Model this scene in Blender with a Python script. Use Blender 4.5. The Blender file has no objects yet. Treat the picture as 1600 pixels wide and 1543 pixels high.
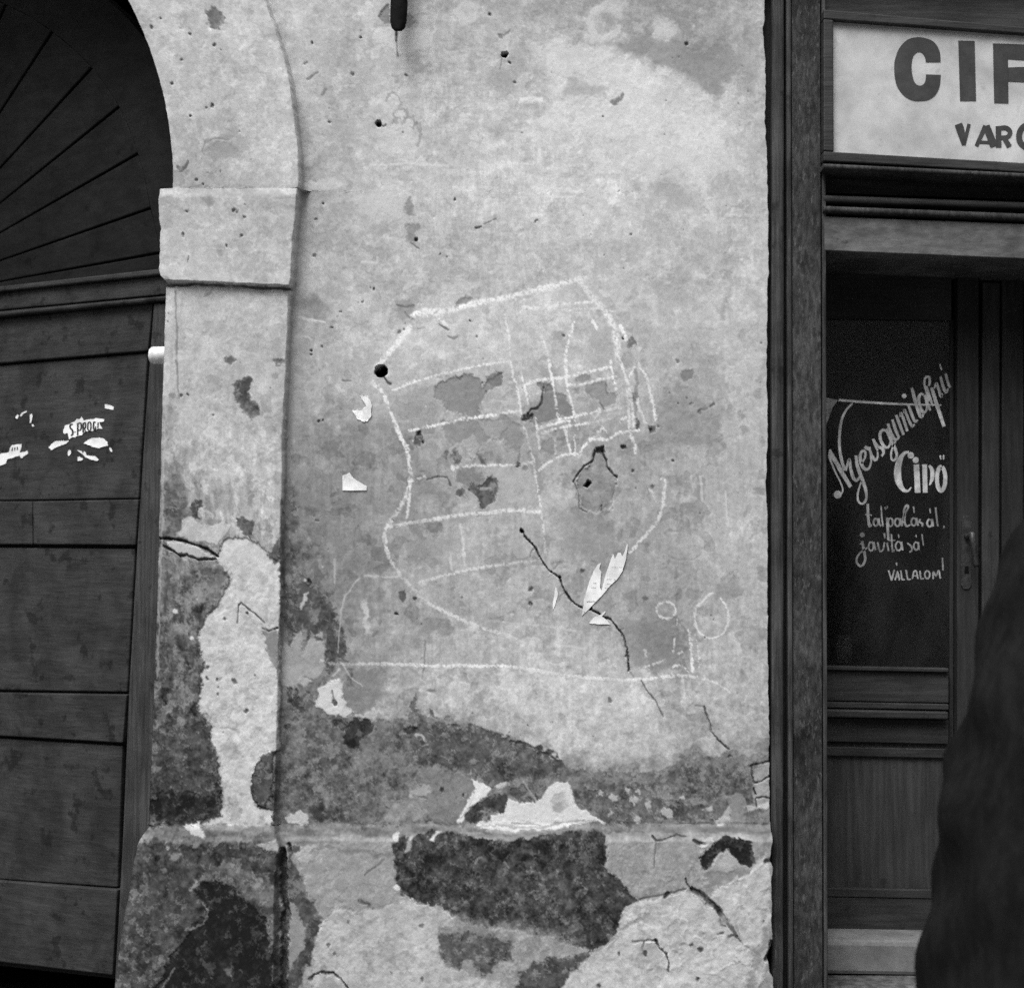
import bpy, bmesh, math, random
import numpy as np
from mathutils import Vector

random.seed(7)
S = bpy.context.scene
C = S.collection

# ------------------------------------------------------------------ camera, sky, sun, exposure
FPX, W, H, CXP, CYP = 2140.0, 1600.0, 1543.0, 800.0, 771.5
DIST, CAMZ, PITCH = 3.42, 1.10, math.radians(2.635)
GROUND = -0.14
cd = bpy.data.cameras.new('camera')
cam = bpy.data.objects.new('camera', cd)
C.objects.link(cam)
cam.location = (0, -DIST, CAMZ)
cam.rotation_euler = (math.radians(90) + PITCH, 0, 0)
cd.sensor_width = 56.0
cd.lens = FPX / W * 56.0
cd.clip_start, cd.clip_end = 0.05, 500
cd.dof.use_dof = True
cd.dof.focus_distance = DIST
cd.dof.aperture_fstop = 2.8
S.camera = cam

wd = bpy.data.worlds.new('World')
S.world = wd
wd.use_nodes = True
nt = wd.node_tree
nt.nodes.clear()
out = nt.nodes.new('ShaderNodeOutputWorld')
bg = nt.nodes.new('ShaderNodeBackground')
sky = nt.nodes.new('ShaderNodeTexSky')
bw = nt.nodes.new('ShaderNodeRGBToBW')
sky.sky_type = 'NISHITA'
sky.sun_disc = False
SUN_EL, SUN_AZ = math.radians(58), math.radians(-28)      # azimuth measured from straight behind the camera, to the left
sky.sun_elevation = SUN_EL
sky.sun_rotation = math.radians(180) - SUN_AZ
sky.air_density, sky.dust_density = 1.0, 3.0
nt.links.new(sky.outputs[0], bw.inputs[0])
nt.links.new(bw.outputs[0], bg.inputs[0])                  # black-and-white film: the sky's light without its hue
bg.inputs[1].default_value = 0.10
nt.links.new(bg.outputs[0], out.inputs[0])
sd = bpy.data.lights.new('sun', 'SUN')
sd.energy, sd.angle, sd.color = 1.3, math.radians(35), (1, 1, 1)
sun = bpy.data.objects.new('sun', sd)
C.objects.link(sun)
sdir = Vector((math.cos(SUN_EL) * math.sin(SUN_AZ), -math.cos(SUN_EL) * math.cos(SUN_AZ), math.sin(SUN_EL)))
sun.rotation_euler = (-sdir).to_track_quat('-Z', 'Y').to_euler()
sun.location = (-3, -6, 8)
vs = S.view_settings
vs.view_transform, vs.look, vs.gamma, vs.use_curve_mapping = 'Standard', 'None', 1.0, False
vs.exposure = 1.15
S.cycles.use_denoising = False                              # the grain that stays reads as film grain
S.cycles.max_bounces = 6

# ------------------------------------------------------------------ helpers
FW = np.array([0, math.cos(PITCH), math.sin(PITCH)])
UP = np.array([0, -math.sin(PITCH), math.cos(PITCH)])
RT = np.array([1.0, 0, 0])
CAM = np.array([0, -DIST, CAMZ])
YH = CYP + FPX * math.tan(PITCH)                            # horizon row


def ray(px, py):
    return RT * ((px - CXP) / FPX) + UP * ((CYP - py) / FPX) + FW


def at(px, py, Y):
    """a point measured in the photograph, at depth Y (0 = wall face, positive = deeper)"""
    d = ray(px, py)
    return CAM + d * ((Y + DIST) / d[1])


def lin(t):
    t = np.asarray(t, float) / 255.0
    return np.where(t < 0.04045, t / 12.92, ((np.clip(t, 0, 2) + 0.055) / 1.055) ** 2.4)


KALB = 1.0
WALL_GAIN = 1.06


def alb(t):
    return np.clip(lin(t) / KALB, 0.01, 0.86)


def tag(o, label=None, cat=None, group=None, kind=None):
    if label: o['label'] = label
    if cat: o['category'] = cat
    if group: o['group'] = group
    if kind: o['kind'] = kind
    return o


def empty(name, loc, label, cat, group=None):
    o = bpy.data.objects.new(name, None)
    o.empty_display_size = 0.05
    C.objects.link(o)
    o.location = loc
    return tag(o, label, cat, group)


def wloc(o):
    v = Vector((0, 0, 0))
    while o is not None:
        v += o.location
        o = o.parent
    return v


def mesh_obj(name, verts, faces, mat, parent=None, smooth=False, bevel=0.0, origin=None):
    """world-space verts; the object's origin is its parent's (or `origin`)"""
    off = np.array(wloc(parent)) if parent is not None else np.zeros(3)
    base = np.array(origin) if origin is not None else off
    me = bpy.data.meshes.new(name)
    me.from_pydata([tuple(np.asarray(v, float) - base) for v in verts], [], [tuple(f) for f in faces])
    me.materials.append(mat)
    if smooth:
        me.shade_smooth()
    me.update()
    bm = bmesh.new(); bm.from_mesh(me)
    bmesh.ops.recalc_face_normals(bm, faces=bm.faces)
    bm.to_mesh(me); bm.free()
    o = bpy.data.objects.new(name, me)
    C.objects.link(o)
    o.location = tuple(base - off)
    if parent is not None:
        o.parent = parent
    if bevel:
        m = o.modifiers.new('bevel', 'BEVEL')
        m.width, m.segments, m.limit_method, m.angle_limit = bevel, 2, 'ANGLE', math.radians(40)
    return o


def prism_geo(front, back, V, F):
    n, b = len(front), len(V)
    V += list(front) + list(back)
    F.append(tuple(b + i for i in range(n)))
    F.append(tuple(b + n + i for i in reversed(range(n))))
    for i in range(n):
        j = (i + 1) % n
        F.append((b + i, b + n + i, b + n + j, b + j))


def slab(name, quad, Yf, Yb, mat, parent=None, bevel=0.0, origin=None):
    """a plate seen in the photo as polygon `quad`, its face at depth Yf and its back at Yb"""
    V, F = [], []
    fr = [at(x, y, Yf) for x, y in quad]
    bk = [p + np.array([0, Yb - Yf, 0]) for p in fr]
    prism_geo(fr, bk, V, F)
    return mesh_obj(name, V, F, mat, parent, bevel=bevel, origin=origin)


def box_geo(x0, x1, y0, y1, z0, z1, V, F):
    fr = [np.array(p, float) for p in ((x0, y0, z0), (x1, y0, z0), (x1, y0, z1), (x0, y0, z1))]
    prism_geo(fr, [p + np.array([0, y1 - y0, 0]) for p in fr], V, F)


def smooth_line(pts, n=6):
    P = [np.array(p, float) for p in pts]
    if len(P) < 3:
        return P
    Q = [2 * P[0] - P[1]] + P + [2 * P[-1] - P[-2]]
    o = []
    for i in range(1, len(Q) - 2):
        a, b, c, d = Q[i - 1], Q[i], Q[i + 1], Q[i + 2]
        for k in range(n):
            t = k / n
            o.append(0.5 * (2 * b + (c - a) * t + (2 * a - 5 * b + 4 * c - d) * t * t + (3 * b - a - 3 * c + d) * t ** 3))
    o.append(P[-1])
    return o


def ribbon_geo(pts, w, place, V, F, n=6):
    """a brush stroke: pts (x, y[, width]) in photo pixels, place(x, y) -> point"""
    P = smooth_line([(p[0], p[1], p[2] if len(p) > 2 else w) for p in pts], n)
    b = len(V)
    for i, p in enumerate(P):
        q0, q1 = P[max(i - 1, 0)], P[min(i + 1, len(P) - 1)]
        t = q1[:2] - q0[:2]
        t /= (np.linalg.norm(t) + 1e-9)
        nn = np.array([-t[1], t[0]]) * p[2] * 0.5
        V.append(place(*(p[:2] + nn))); V.append(place(*(p[:2] - nn)))
    for i in range(len(P) - 1):
        F.append((b + 2 * i, b + 2 * i + 1, b + 2 * i + 3, b + 2 * i + 2))


def ring_pts(cx, cy, rx, ry, a0=0, a1=360, n=16):
    return [(cx + rx * math.cos(math.radians(a0 + (a1 - a0) * i / n)), cy + ry * math.sin(math.radians(a0 + (a1 - a0) * i / n))) for i in range(n + 1)]


def disc_geo(cx, cy, r, place, V, F, n=14):
    b = len(V)
    V += [place(cx + r * math.cos(2 * math.pi * i / n), cy + r * math.sin(2 * math.pi * i / n)) for i in range(n)]
    F.append(tuple(b + i for i in range(n)))


def lathe_geo(profile, base, axis, V, F, seg=20, a=None):
    """profile (distance along axis, radius)"""
    ax = np.array(axis, float); ax /= np.linalg.norm(ax)
    t = np.array([0, 0, 1.0]) if abs(ax[2]) < 0.9 else np.array([1.0, 0, 0])
    u = np.cross(ax, t); u /= np.linalg.norm(u); v = np.cross(ax, u)
    b = len(V)
    for d, r in profile:
        for k in range(seg):
            an = 2 * math.pi * k / seg
            V.append(np.array(base) + ax * d + (u * math.cos(an) + v * math.sin(an)) * r)
    for i in range(len(profile) - 1):
        for k in range(seg):
            k2 = (k + 1) % seg
            F.append((b + i * seg + k, b + i * seg + k2, b + (i + 1) * seg + k2, b + (i + 1) * seg + k))
    F.append(tuple(b + k for k in range(seg)))
    F.append(tuple(b + (len(profile) - 1) * seg + k for k in range(seg)))


# ------------------------------------------------------------------ materials (all of them grey: a black-and-white photograph)
def shader(name, rough=0.85, spec=0.3):
    m = bpy.data.materials.new(name)
    m.use_nodes = True
    b = m.node_tree.nodes['Principled BSDF']
    b.inputs['Roughness'].default_value = rough
    b.inputs['Specular IOR Level'].default_value = spec
    return m, m.node_tree, b


def N(t, kind, **kw):
    n = t.nodes.new(kind)
    for k, v in kw.items():
        setattr(n, k, v)
    return n


def M(t, op, a, b=None, c=None, clamp=False):
    n = t.nodes.new('ShaderNodeMath')
    n.operation, n.use_clamp = op, clamp
    for i, v in enumerate((a, b, c)):
        if v is None: continue
        if hasattr(v, 'links') or hasattr(v, 'is_linked'):
            t.links.new(v, n.inputs[i])
        else:
            n.inputs[i].default_value = v
    return n.outputs[0]


def noise(t, vec, scale, detail=6, rough=0.6, dist=0.0):
    n = N(t, 'ShaderNodeTexNoise')
    n.inputs['Scale'].default_value = scale
    n.inputs['Detail'].default_value = detail
    n.inputs['Roughness'].default_value = rough
    n.inputs['Distortion'].default_value = dist
    t.links.new(vec, n.inputs['Vector'])
    return n.outputs['Fac']


def mapped(t, scale):
    tc = N(t, 'ShaderNodeTexCoord')
    mp = N(t, 'ShaderNodeMapping')
    mp.inputs['Scale'].default_value = scale
    t.links.new(tc.outputs['Object'], mp.inputs['Vector'])
    return mp.outputs[0]


def ramp01(t, v, lo, hi):
    n = N(t, 'ShaderNodeMapRange', interpolation_type='SMOOTHSTEP')
    t.links.new(v, n.inputs[0])
    n.inputs[1].default_value, n.inputs[2].default_value = lo, hi
    return n.outputs[0]


def worn(name, tone, grain=(1, 1, 1), gs=8.0, var=0.5, blotch=0.35, bs=5.0, speck=None, dark=None, rough=0.75, spec=0.3, bump=0.3, bd=0.002, raw=False):
    """weathered paint or wood: stretched grain, large blotches, light flecks where paint is gone, dark dirt spots"""
    m, t, b = shader(name, rough, spec)
    a = float(tone if raw else alb(tone))
    v = mapped(t, grain)
    iso = mapped(t, (1, 1, 1))
    g = ramp01(t, noise(t, v, gs, 8, 0.65), 0.30, 0.70)
    bl = ramp01(t, noise(t, iso, bs, 5, 0.6, 0.4), 0.30, 0.70)
    x = M(t, 'MULTIPLY_ADD', g, 2 * var, 1 - var)
    y = M(t, 'MULTIPLY_ADD', bl, 2 * blotch, 1 - blotch)
    val = M(t, 'MULTIPLY', M(t, 'MULTIPLY', x, y), a)
    fine = noise(t, iso, 420, 2, 0.5)
    val = M(t, 'MULTIPLY', val, M(t, 'MULTIPLY_ADD', fine, 0.5, 0.75))
    if speck:                                              # (albedo, threshold, scale)
        s = ramp01(t, noise(t, v, speck[2], 6, 0.7), speck[1], speck[1] + 0.13)
        val = M(t, 'ADD', M(t, 'MULTIPLY', val, M(t, 'SUBTRACT', 1.0, s)), M(t, 'MULTIPLY', s, speck[0]))
    if dark:                                               # (factor, threshold, scale)
        s = ramp01(t, noise(t, iso, dark[2], 4, 0.6), dark[1], dark[1] + 0.08)
        val = M(t, 'MULTIPLY', val, M(t, 'MULTIPLY_ADD', s, dark[0] - 1.0, 1.0))
    t.links.new(val, b.inputs['Base Color'])
    bp = N(t, 'ShaderNodeBump')
    bp.inputs['Strength'].default_value = bump
    bp.inputs['Distance'].default_value = bd
    t.links.new(M(t, 'ADD', g, M(t, 'MULTIPLY', fine, 0.4)), bp.inputs['Height'])
    t.links.new(bp.outputs[0], b.inputs['Normal'])
    return m


# the plaster: its colour comes per vertex (layers, stains, wear), grain and fine relief from noise
wall_mat, t, b = shader('old_plaster', 0.95, 0.15)
at_n = N(t, 'ShaderNodeAttribute', attribute_name='albedo')
iso = mapped(t, (1, 1, 1))
f1 = noise(t, iso, 330, 3, 0.6)
f2 = noise(t, iso, 90, 4, 0.6)
k = M(t, 'MULTIPLY', M(t, 'MULTIPLY_ADD', f1, 0.44, 0.78), M(t, 'MULTIPLY_ADD', f2, 0.30, 0.85))
t.links.new(M(t, 'MULTIPLY', at_n.outputs['Fac'], k), b.inputs['Base Color'])
bp = N(t, 'ShaderNodeBump')
bp.inputs['Strength'].default_value, bp.inputs['Distance'].default_value = 0.25, 0.0012
t.links.new(M(t, 'ADD', f1, f2), bp.inputs['Height'])
t.links.new(bp.outputs[0], b.inputs['Normal'])

GATE = worn('gate_wood', 50, (3, 3, 20), 3.0, 0.20, 0.42, 9, speck=(0.06, 0.70, 6), dark=(0.40, 0.575, 19), bump=0.5)
FAN = worn('fan_wood', 0.0125, (6, 6, 14), 3.0, 0.25, 0.25, 6, dark=(0.6, 0.62, 25), raw=True, spec=0.1)
STILE = worn('gate_stile_wood', 58, (34, 34, 1.6), 3.0, 0.5, 0.3, 6, speck=(0.10, 0.69, 5), dark=(0.5, 0.62, 20), bump=0.6)
SHOPW = worn('shop_wood_flaking', 53, (14, 14, 4.5), 7.0, 0.65, 0.75, 2.6, speck=(0.095, 0.54, 9), dark=(0.5, 0.58, 14), bump=0.6)
SHOPM = worn('shop_moulding', 58, (40, 40, 2.2), 3.0, 0.55, 0.5, 4, speck=(0.15, 0.60, 4), dark=(0.45, 0.60, 12), bump=0.5)
FASCIA = worn('fascia_wood', 48, (2, 8, 20), 4.0, 0.35, 0.35, 5, dark=(0.6, 0.62, 20), rough=0.6)
LINTEL = worn('lintel_board', 90, (4, 6, 10), 5.0, 0.3, 0.35, 7, speck=(0.24, 0.68, 8), dark=(0.5, 0.60, 18))
DOORW = worn('door_wood', 56, (26, 26, 1.4), 3.5, 0.32, 0.25, 4, dark=(0.6, 0.64, 20), rough=0.6, bump=0.25)
DOORR = worn('door_rail_wood', 50, (1.6, 20, 22), 3.5, 0.3, 0.28, 5, speck=(0.12, 0.68, 9), dark=(0.6, 0.62, 20), rough=0.6)
STONE = worn('threshold_stone', 118, (3, 3, 3), 6, 0.2, 0.25, 6, dark=(0.7, 0.62, 30))
SIGNW = worn('sign_white_paint', 186, (3, 3, 3), 4, 0.12, 0.16, 7, dark=(0.86, 0.62, 26), rough=0.5, bump=0.05)
SIGNB = worn('sign_letter_paint', 62, (3, 3, 3), 9, 0.2, 0.2, 8, rough=0.45, bump=0.05)
PANE2 = worn('pane_lettering_worn', 150, (5, 5, 5), 12, 0.3, 0.4, 30, rough=0.6, bump=0.0)
DOORD = worn('door_stile_wood', 44, (26, 26, 1.4), 3.5, 0.35, 0.3, 4, dark=(0.6, 0.64, 20), rough=0.6, bump=0.25)
PANEP = worn('pane_lettering', 192, (5, 5, 5), 12, 0.25, 0.35, 12, rough=0.6, bump=0.0)
IRON = worn('black_iron', 0.006, (4, 4, 4), 10, 0.4, 0.3, 14, raw=True, rough=0.8, spec=0.12)
BRASS = worn('worn_metal', 0.035, (4, 4, 4), 14, 0.4, 0.4, 20, raw=True, rough=0.35, spec=0.6)
PORC = worn('white_porcelain', 226, (2, 2, 2), 20, 0.10, 0.16, 40, rough=0.3, spec=0.5, bump=0.02)
PAPER = worn('torn_paper', 232, (3, 3, 3), 8, 0.08, 0.14, 22, rough=0.9, bump=0.1)
INK = worn('printing_ink', 0.03, (3, 3, 3), 30, 0.3, 0.2, 30, raw=True, rough=0.9, bump=0.0)
FADE = worn('faded_ink', 0.36, (3, 3, 3), 60, 0.5, 0.3, 60, raw=True, rough=0.9, bump=0.0)
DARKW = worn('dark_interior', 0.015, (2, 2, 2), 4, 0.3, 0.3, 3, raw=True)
PAVE = worn('pavement_asphalt', 0.10, (1, 1, 1), 40, 0.5, 0.3, 2, raw=True)
UPPER = worn('upper_plaster', 172, (1, 1, 1), 8, 0.2, 0.25, 3, dark=(0.75, 0.62, 9), rough=0.95, bump=0.4)
CURTAIN = worn('pale_cloth', 150, (40, 4, 1), 4, 0.4, 0.2, 6, rough=0.95)

glass, t, b = shader('window_glass')
t.nodes.remove(b)
o_ = t.nodes['Material Output']
tr, gl, mx, fr = N(t, 'ShaderNodeBsdfTransparent'), N(t, 'ShaderNodeBsdfGlossy'), N(t, 'ShaderNodeMixShader'), N(t, 'ShaderNodeFresnel')
tr.inputs[0].default_value = (0.75, 0.75, 0.75, 1)
gl.inputs[0].default_value = (0.7, 0.7, 0.7, 1)
gl.inputs['Roughness'].default_value = 0.12
fr.inputs[0].default_value = 1.5
t.links.new(fr.outputs[0], mx.inputs[0]); t.links.new(tr.outputs[0], mx.inputs[1]); t.links.new(gl.outputs[0], mx.inputs[2])
df, mx2 = N(t, 'ShaderNodeBsdfDiffuse'), N(t, 'ShaderNodeMixShader')      # a film of dust and wiped smears
gi = mapped(t, (1.5, 1, 0.7))
du = M(t, 'MULTIPLY_ADD', ramp01(t, noise(t, gi, 5, 5, 0.6, 1.2), 0.35, 0.75), 0.075, 0.045)
df.inputs[0].default_value = (0.16, 0.16, 0.16, 1)
t.links.new(du, mx2.inputs[0]); t.links.new(mx.outputs[0], mx2.inputs[1]); t.links.new(df.outputs[0], mx2.inputs[2])
t.links.new(mx2.outputs[0], o_.inputs[0])

# ------------------------------------------------------------------ ground
mesh_obj('pavement', [(-80, -80, GROUND), (80, -80, GROUND), (80, 80, GROUND), (-80, 80, GROUND)], [(0, 1, 2, 3)], PAVE)['kind'] = 'structure'

# unseen facade added across the street to block low sky and darken recesses
V, F = [], []
box_geo(-26, 26, -12.5, -11.0, GROUND, 7.6, V, F)
mesh_obj('added_opposite_facade', V, F, UPPER)['kind'] = 'structure'

# ------------------------------------------------------------------ the plastered wall: a relief measured off the photograph, ~2.4 mm per vertex
NR, NC = 1066, 690
rows = np.linspace(-50, 1572, NR)


def ip(y, pts):
    a = np.array(sorted(pts, key=lambda p: p[0]), float)
    return np.interp(y, a[:, 0], a[:, 1])


_rng = np.random.RandomState(11)
_LAT = _rng.rand(40, 128, 128)


def vn(x, y, seed):
    L = _LAT[seed % 40]
    xi, yi = np.floor(x).astype(int), np.floor(y).astype(int)
    fx, fy = x - xi, y - yi
    fx, fy = fx * fx * (3 - 2 * fx), fy * fy * (3 - 2 * fy)
    x0, x1, y0, y1 = xi % 128, (xi + 1) % 128, yi % 128, (yi + 1) % 128
    return (L[y0, x0] * (1 - fx) + L[y0, x1] * fx) * (1 - fy) + (L[y1, x0] * (1 - fx) + L[y1, x1] * fx) * fy - 0.5


def fbm(x, y, sc, seed, octv=4, gain=0.55, sx=1.0, sy=1.0):
    """about -1..1; feature size sc in photo pixels (sx, sy stretch it)"""
    r, a, f, s = 0, 1.0, 1.0, 0
    for o in range(octv):
        r = r + a * vn(x * f / (sc * sx) + 7.3 * o + 31.7 * (seed % 7), y * f / (sc * sy) + 3.1 * o + 17.1 * (seed % 5), seed + o)
        s += a; a *= gain; f *= 2.03
    return r / s * 2.4


def sst(a, b, x):
    k = np.clip((x - a) / (b - a + 1e-9), 0, 1)
    return k * k * (3 - 2 * k)


# left silhouette (arch, impost, shaft, plinth) and right ragged edge, as (row, column)
ARC_X, ARC_Y, ARC_R = -328.0, 290.0, 598.0
XL = [(299.5, 249), (330, 247), (360, 250), (400, 249), (425, 247), (436, 250), (443, 257), (448, 259), (500, 257), (560, 255), (650, 252), (750, 250),
      (850, 247), (900, 246), (1000, 243), (1100, 239), (1200, 235), (1280, 231), (1290, 226), (1298, 220), (1307, 216), (1341, 207), (1381, 202), (1430, 191), (1487, 184), (1530, 179), (1580, 174)]
XR = [(-60, 1197), (0, 1196), (30, 1195), (45, 1191), (60, 1194), (100, 1197), (180, 1196), (300, 1200), (410, 1202), (470, 1199), (550, 1199), (700, 1200), (760, 1197), (820, 1200),
      (900, 1200), (1000, 1200), (1150, 1202), (1250, 1203), (1300, 1204), (1340, 1199), (1350, 1203), (1400, 1201), (1460, 1203), (1490, 1195), (1510, 1198), (1520, 1204), (1580, 1206)]
XP = [(-60, 394), (0, 416), (45, 432), (91, 448), (139, 458), (185, 464), (227, 470), (275, 472), (298, 470), (324, 468), (389, 463), (440, 461), (449, 458), (470, 455),
      (580, 451), (644, 447), (742, 444), (839, 442), (942, 443), (1025, 438), (1150, 437), (1233, 434), (1280, 432), (1296, 436), (1317, 446), (1340, 440), (1360, 437), (1400, 437), (1580, 435)]
xl = np.where(rows < 299, ARC_X + np.sqrt(np.maximum(ARC_R ** 2 - (rows - ARC_Y) ** 2, 1)), ip(rows, XL))
jag = fbm(rows, rows * 0, 14, 3, 4) * 1.6
xl = xl + jag * np.where((rows > 290) & (rows < 450), 1.0, 0.6)
xr = ip(rows, XR) + fbm(rows, rows * 0 + 50, 16, 9, 4) * 2.0
imp_rows = (rows > 299) & (rows < 446)
h_l = np.where(rows < 299, 34.0, np.where(imp_rows, 43.0, np.where(rows < 1286, 25.0, 62.0)))
xl = CXP + (xl - CXP) / (1 + h_l / 1000 / DIST)
u = np.linspace(0, 1, NC)
PX = xl[:, None] + (xr - xl)[:, None] * u[None, :]
PY = np.repeat(rows[:, None], NC, 1)

xp = ip(rows, XP)[:, None]
pil = sst(3.0, -2.0, PX - xp + fbm(PX, PY, 18, 5, 3) * 1.6)
yb = 443 + (PX - 255) * 0.05 + fbm(PX, PY, 20, 6, 3) * 1.5        # underside of the impost
led0 = 1284 + (PX > xp) * 2 + fbm(PX, PY * 0, 40, 8, 3) * 3
ledge = sst(0, 24, PY - led0)
top = sst(298.5, 301.5, PY)
imp = top * sst(1.2, -1.2, PY - yb)
top_soft = sst(297, 316, PY)
h_p = 34 * (1 - top_soft) + (43 * imp + 25 * (1 - imp)) * top_soft + 36 * ledge
h_w = 36 * ledge
# chamfered left edge of shaft and impost
HB = h_w + (h_p - h_w) * pil
HB = HB - sst(12, 0, PX - xl[:, None]) * np.where(PY > 446, 7, 4)
HB = HB - sst(10, 0, np.abs(PX - xp - 6)) * 3.0 * (PY < 1290)            # the joint beside the pier
X = CXP + (PX - CXP) * (1 + HB / 1000 / DIST)                         # where each vertex shows in the photograph
Y = YH + (PY - YH) * (1 + HB / 1000 / DIST)

wx = fbm(X, Y, 16, 10, 4)
wy = fbm(X, Y, 16, 14, 4)
wx2 = fbm(X, Y, 6, 20, 3, 0.7)
wy2 = fbm(X, Y, 6, 23, 3, 0.7)

rag = fbm(X, Y, 9, 27, 4, 0.75)
# ---- base tone (what the eye reads off each place of the plaster, as 0..255)
WALL_PTS = """490,30,170 620,25,176 750,30,160 900,30,164 1000,30,150 1100,40,146 1180,30,166 500,110,166 600,110,176 700,100,166 800,110,162 900,110,184
1000,130,190 1100,60,142 1180,120,166 500,200,164 600,200,176 700,200,172 800,200,182 900,200,194 1000,200,197 1100,210,192 1180,200,174 500,300,164 600,290,178 750,300,186
850,300,190 950,300,188 1050,290,176 1150,300,177 500,400,158 600,400,166 700,400,166 800,400,170 900,400,172 1000,400,174 1100,400,166 1180,400,176 480,490,148 550,520,178
650,530,188 750,530,188 850,500,184 950,500,172 1050,500,172 1150,500,176 490,600,158 550,600,166 600,600,172 700,600,166 800,590,172 900,560,172 1000,560,170 1100,600,160
1180,600,172 480,700,138 550,700,132 620,700,136 700,720,152 800,690,154 900,690,152 1000,730,150 1100,740,164 1180,740,167 470,800,124 550,800,134 650,780,140 750,810,160
850,770,168 950,850,142 1050,800,150 1150,820,168 465,900,104 550,890,130 650,860,150 750,880,158 850,900,156 950,920,148 1040,900,144 1150,900,165 470,1010,126 560,1000,136
640,980,152 750,1000,166 850,1020,176 950,1010,166 1050,1010,138 1150,1000,166 600,1090,160 700,1090,176 800,1090,184 900,1090,188 1000,1090,182 1100,1090,168 1180,1080,160
480,1110,112 560,1150,100 800,1140,160 900,1150,184 1000,1150,178 1100,1150,160 1180,1150,152 480,1220,106 600,1200,116 680,1180,96 900,1215,132 1000,1215,142 1100,1210,122
1180,1230,120 600,1270,112 700,1270,120 1000,1270,100 1150,1270,118"""
PIL_PTS = """240,20,178 330,60,172 390,30,180 300,150,172 400,150,174 430,230,184 330,230,166 300,285,156 400,290,166 300,330,172 400,350,166 300,420,180 420,420,176
280,480,172 350,480,176 430,480,172 300,560,172 400,560,170 270,640,156 350,640,164 420,650,166 270,720,150 350,720,172 420,740,172 260,790,118 330,780,160 420,790,168
250,850,104 320,900,112 290,960,92 270,1040,84 280,1120,80 300,1200,72 270,1250,58 320,1250,66 420,1100,170 425,900,150"""


def idw(txt, x, y, sy=1.0, p=3.0):
    n, d = 0, 0
    for s in txt.split():
        a, b_, c = (float(q) for q in s.split(','))
        w = 1.0 / ((x - a) ** 2 + ((y - b_) * sy) ** 2 + 60) ** (p / 2)
        n, d = n + w * c, d + w
    return n / d


qx, qy = X + wx * 22, Y + wy * 22
T = idw(WALL_PTS, qx, qy)
tp = idw(PIL_PTS, qx, qy)
isp = pil > 0.5
T = np.where(isp, tp, T)
plin = ledge > 0.5
T = np.where(plin, np.where(isp, 76.0, 152.0), T)

# ---- relief in millimetres
HT = HB + fbm(X, Y, 210, 2, 2) * 3.5 + fbm(X, Y, 55, 12, 3) * 1.0 + (fbm(X, Y, 13, 16, 3) * 0.32 + fbm(X, Y, 4.2, 28, 2) * 0.16) * (0.45 + 0.75 * sst(500, 1150, Y))
LAB = np.zeros(X.shape, np.int32)
PARTS = [('wall_face', None), ('plinth', None), ('shaft', None), ('impost_block', None), ('archivolt', None), ('plinth_block', None)]
LAB[plin & ~isp] = 1
LAB[isp & ~plin] = 2
LAB[isp & (imp > 0.5)] = 3
LAB[isp & (PY < 299.5)] = 4
LAB[isp & plin] = 5

# ---- general weathering: limewash mottling, brush streaks, flaked skins, pits
T = T + fbm(X, Y, 60, 0, 3) * 6 + fbm(X, Y, 20, 4, 3) * 5.5 + fbm(X, Y, 6, 8, 3) * 8 + fbm(X, Y, 2.6, 30, 2) * 7
T = T + fbm(X, Y, 9, 17, 3, sx=0.5, sy=4.5) * 8 * sst(480, 700, Y)
T = T + fbm(X, Y, 14, 26, 3, sx=2.5, sy=0.45) * 4 * sst(620, 200, Y)
ww = sst(700, 300, Y) * sst(470, 620, X) * (1 - isp)
br = fbm(X + wx * 3, Y + wy * 3, 7, 29, 3, 0.6, sx=0.45, sy=4.5) + 0.8 * fbm(X + wx * 3, Y + wy * 3, 7, 32, 3, 0.6, sx=5.0, sy=0.45)
T = T + br * (3 + 7 * ww * sst(-0.3, 0.5, fbm(X, Y, 120, 6, 2)))
fw = sst(0.10, 0.2, fbm(X + wx2 * 5, Y + wy2 * 5, 19, 9, 4, 0.65) + 0.25 * fbm(X, Y, 130, 15, 2)) * sst(820, 420, Y)
T = T + fw * 9; HT = HT + fw * 0.1
fl = sst(0.16, 0.24, fbm(X + wx * 9, Y + wy * 9, 34, 33, 4)) * (1 - plin)
T = T + fl * 5.5; HT = HT + fl * 0.18
fl2 = sst(0.26, 0.31, fbm(X + wx2 * 4, Y + wy2 * 4, 15, 36, 3)) * (1 - plin)
T = T + fl2 * 9; HT = HT + fl2 * 0.15
dk = sst(0.27, 0.36, fbm(X + wx * 6, Y + wy * 6, 26, 38, 3))
T = T - dk * (7 + 8 * sst(500, 800, Y)) * (1 - 0.3 * plin); HT = HT - dk * 0.4
low = sst(700, 1150, Y)
T = T + low * (fbm(X, Y, 11, 21, 4) * 17 + fbm(X, Y, 4, 25, 2) * 9)
# damp and soot: the pier's shaft is streaked where it is dark
T = T + (isp & ~plin) * sst(560, 700, Y) * (sst(0.1, 0.25, fbm(X + wx2 * 4, Y * 0.6 + wy2 * 4, 13, 5, 4, 0.65)) * 22 - sst(0.2, 0.4, fbm(X + wx2 * 4, Y * 0.6, 11, 12, 4, 0.65)) * 20)
T = T + (isp & ~plin) * sst(640, 900, Y) * fbm(X, Y, 10, 19, 4, sx=0.5, sy=1.8) * 22


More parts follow.
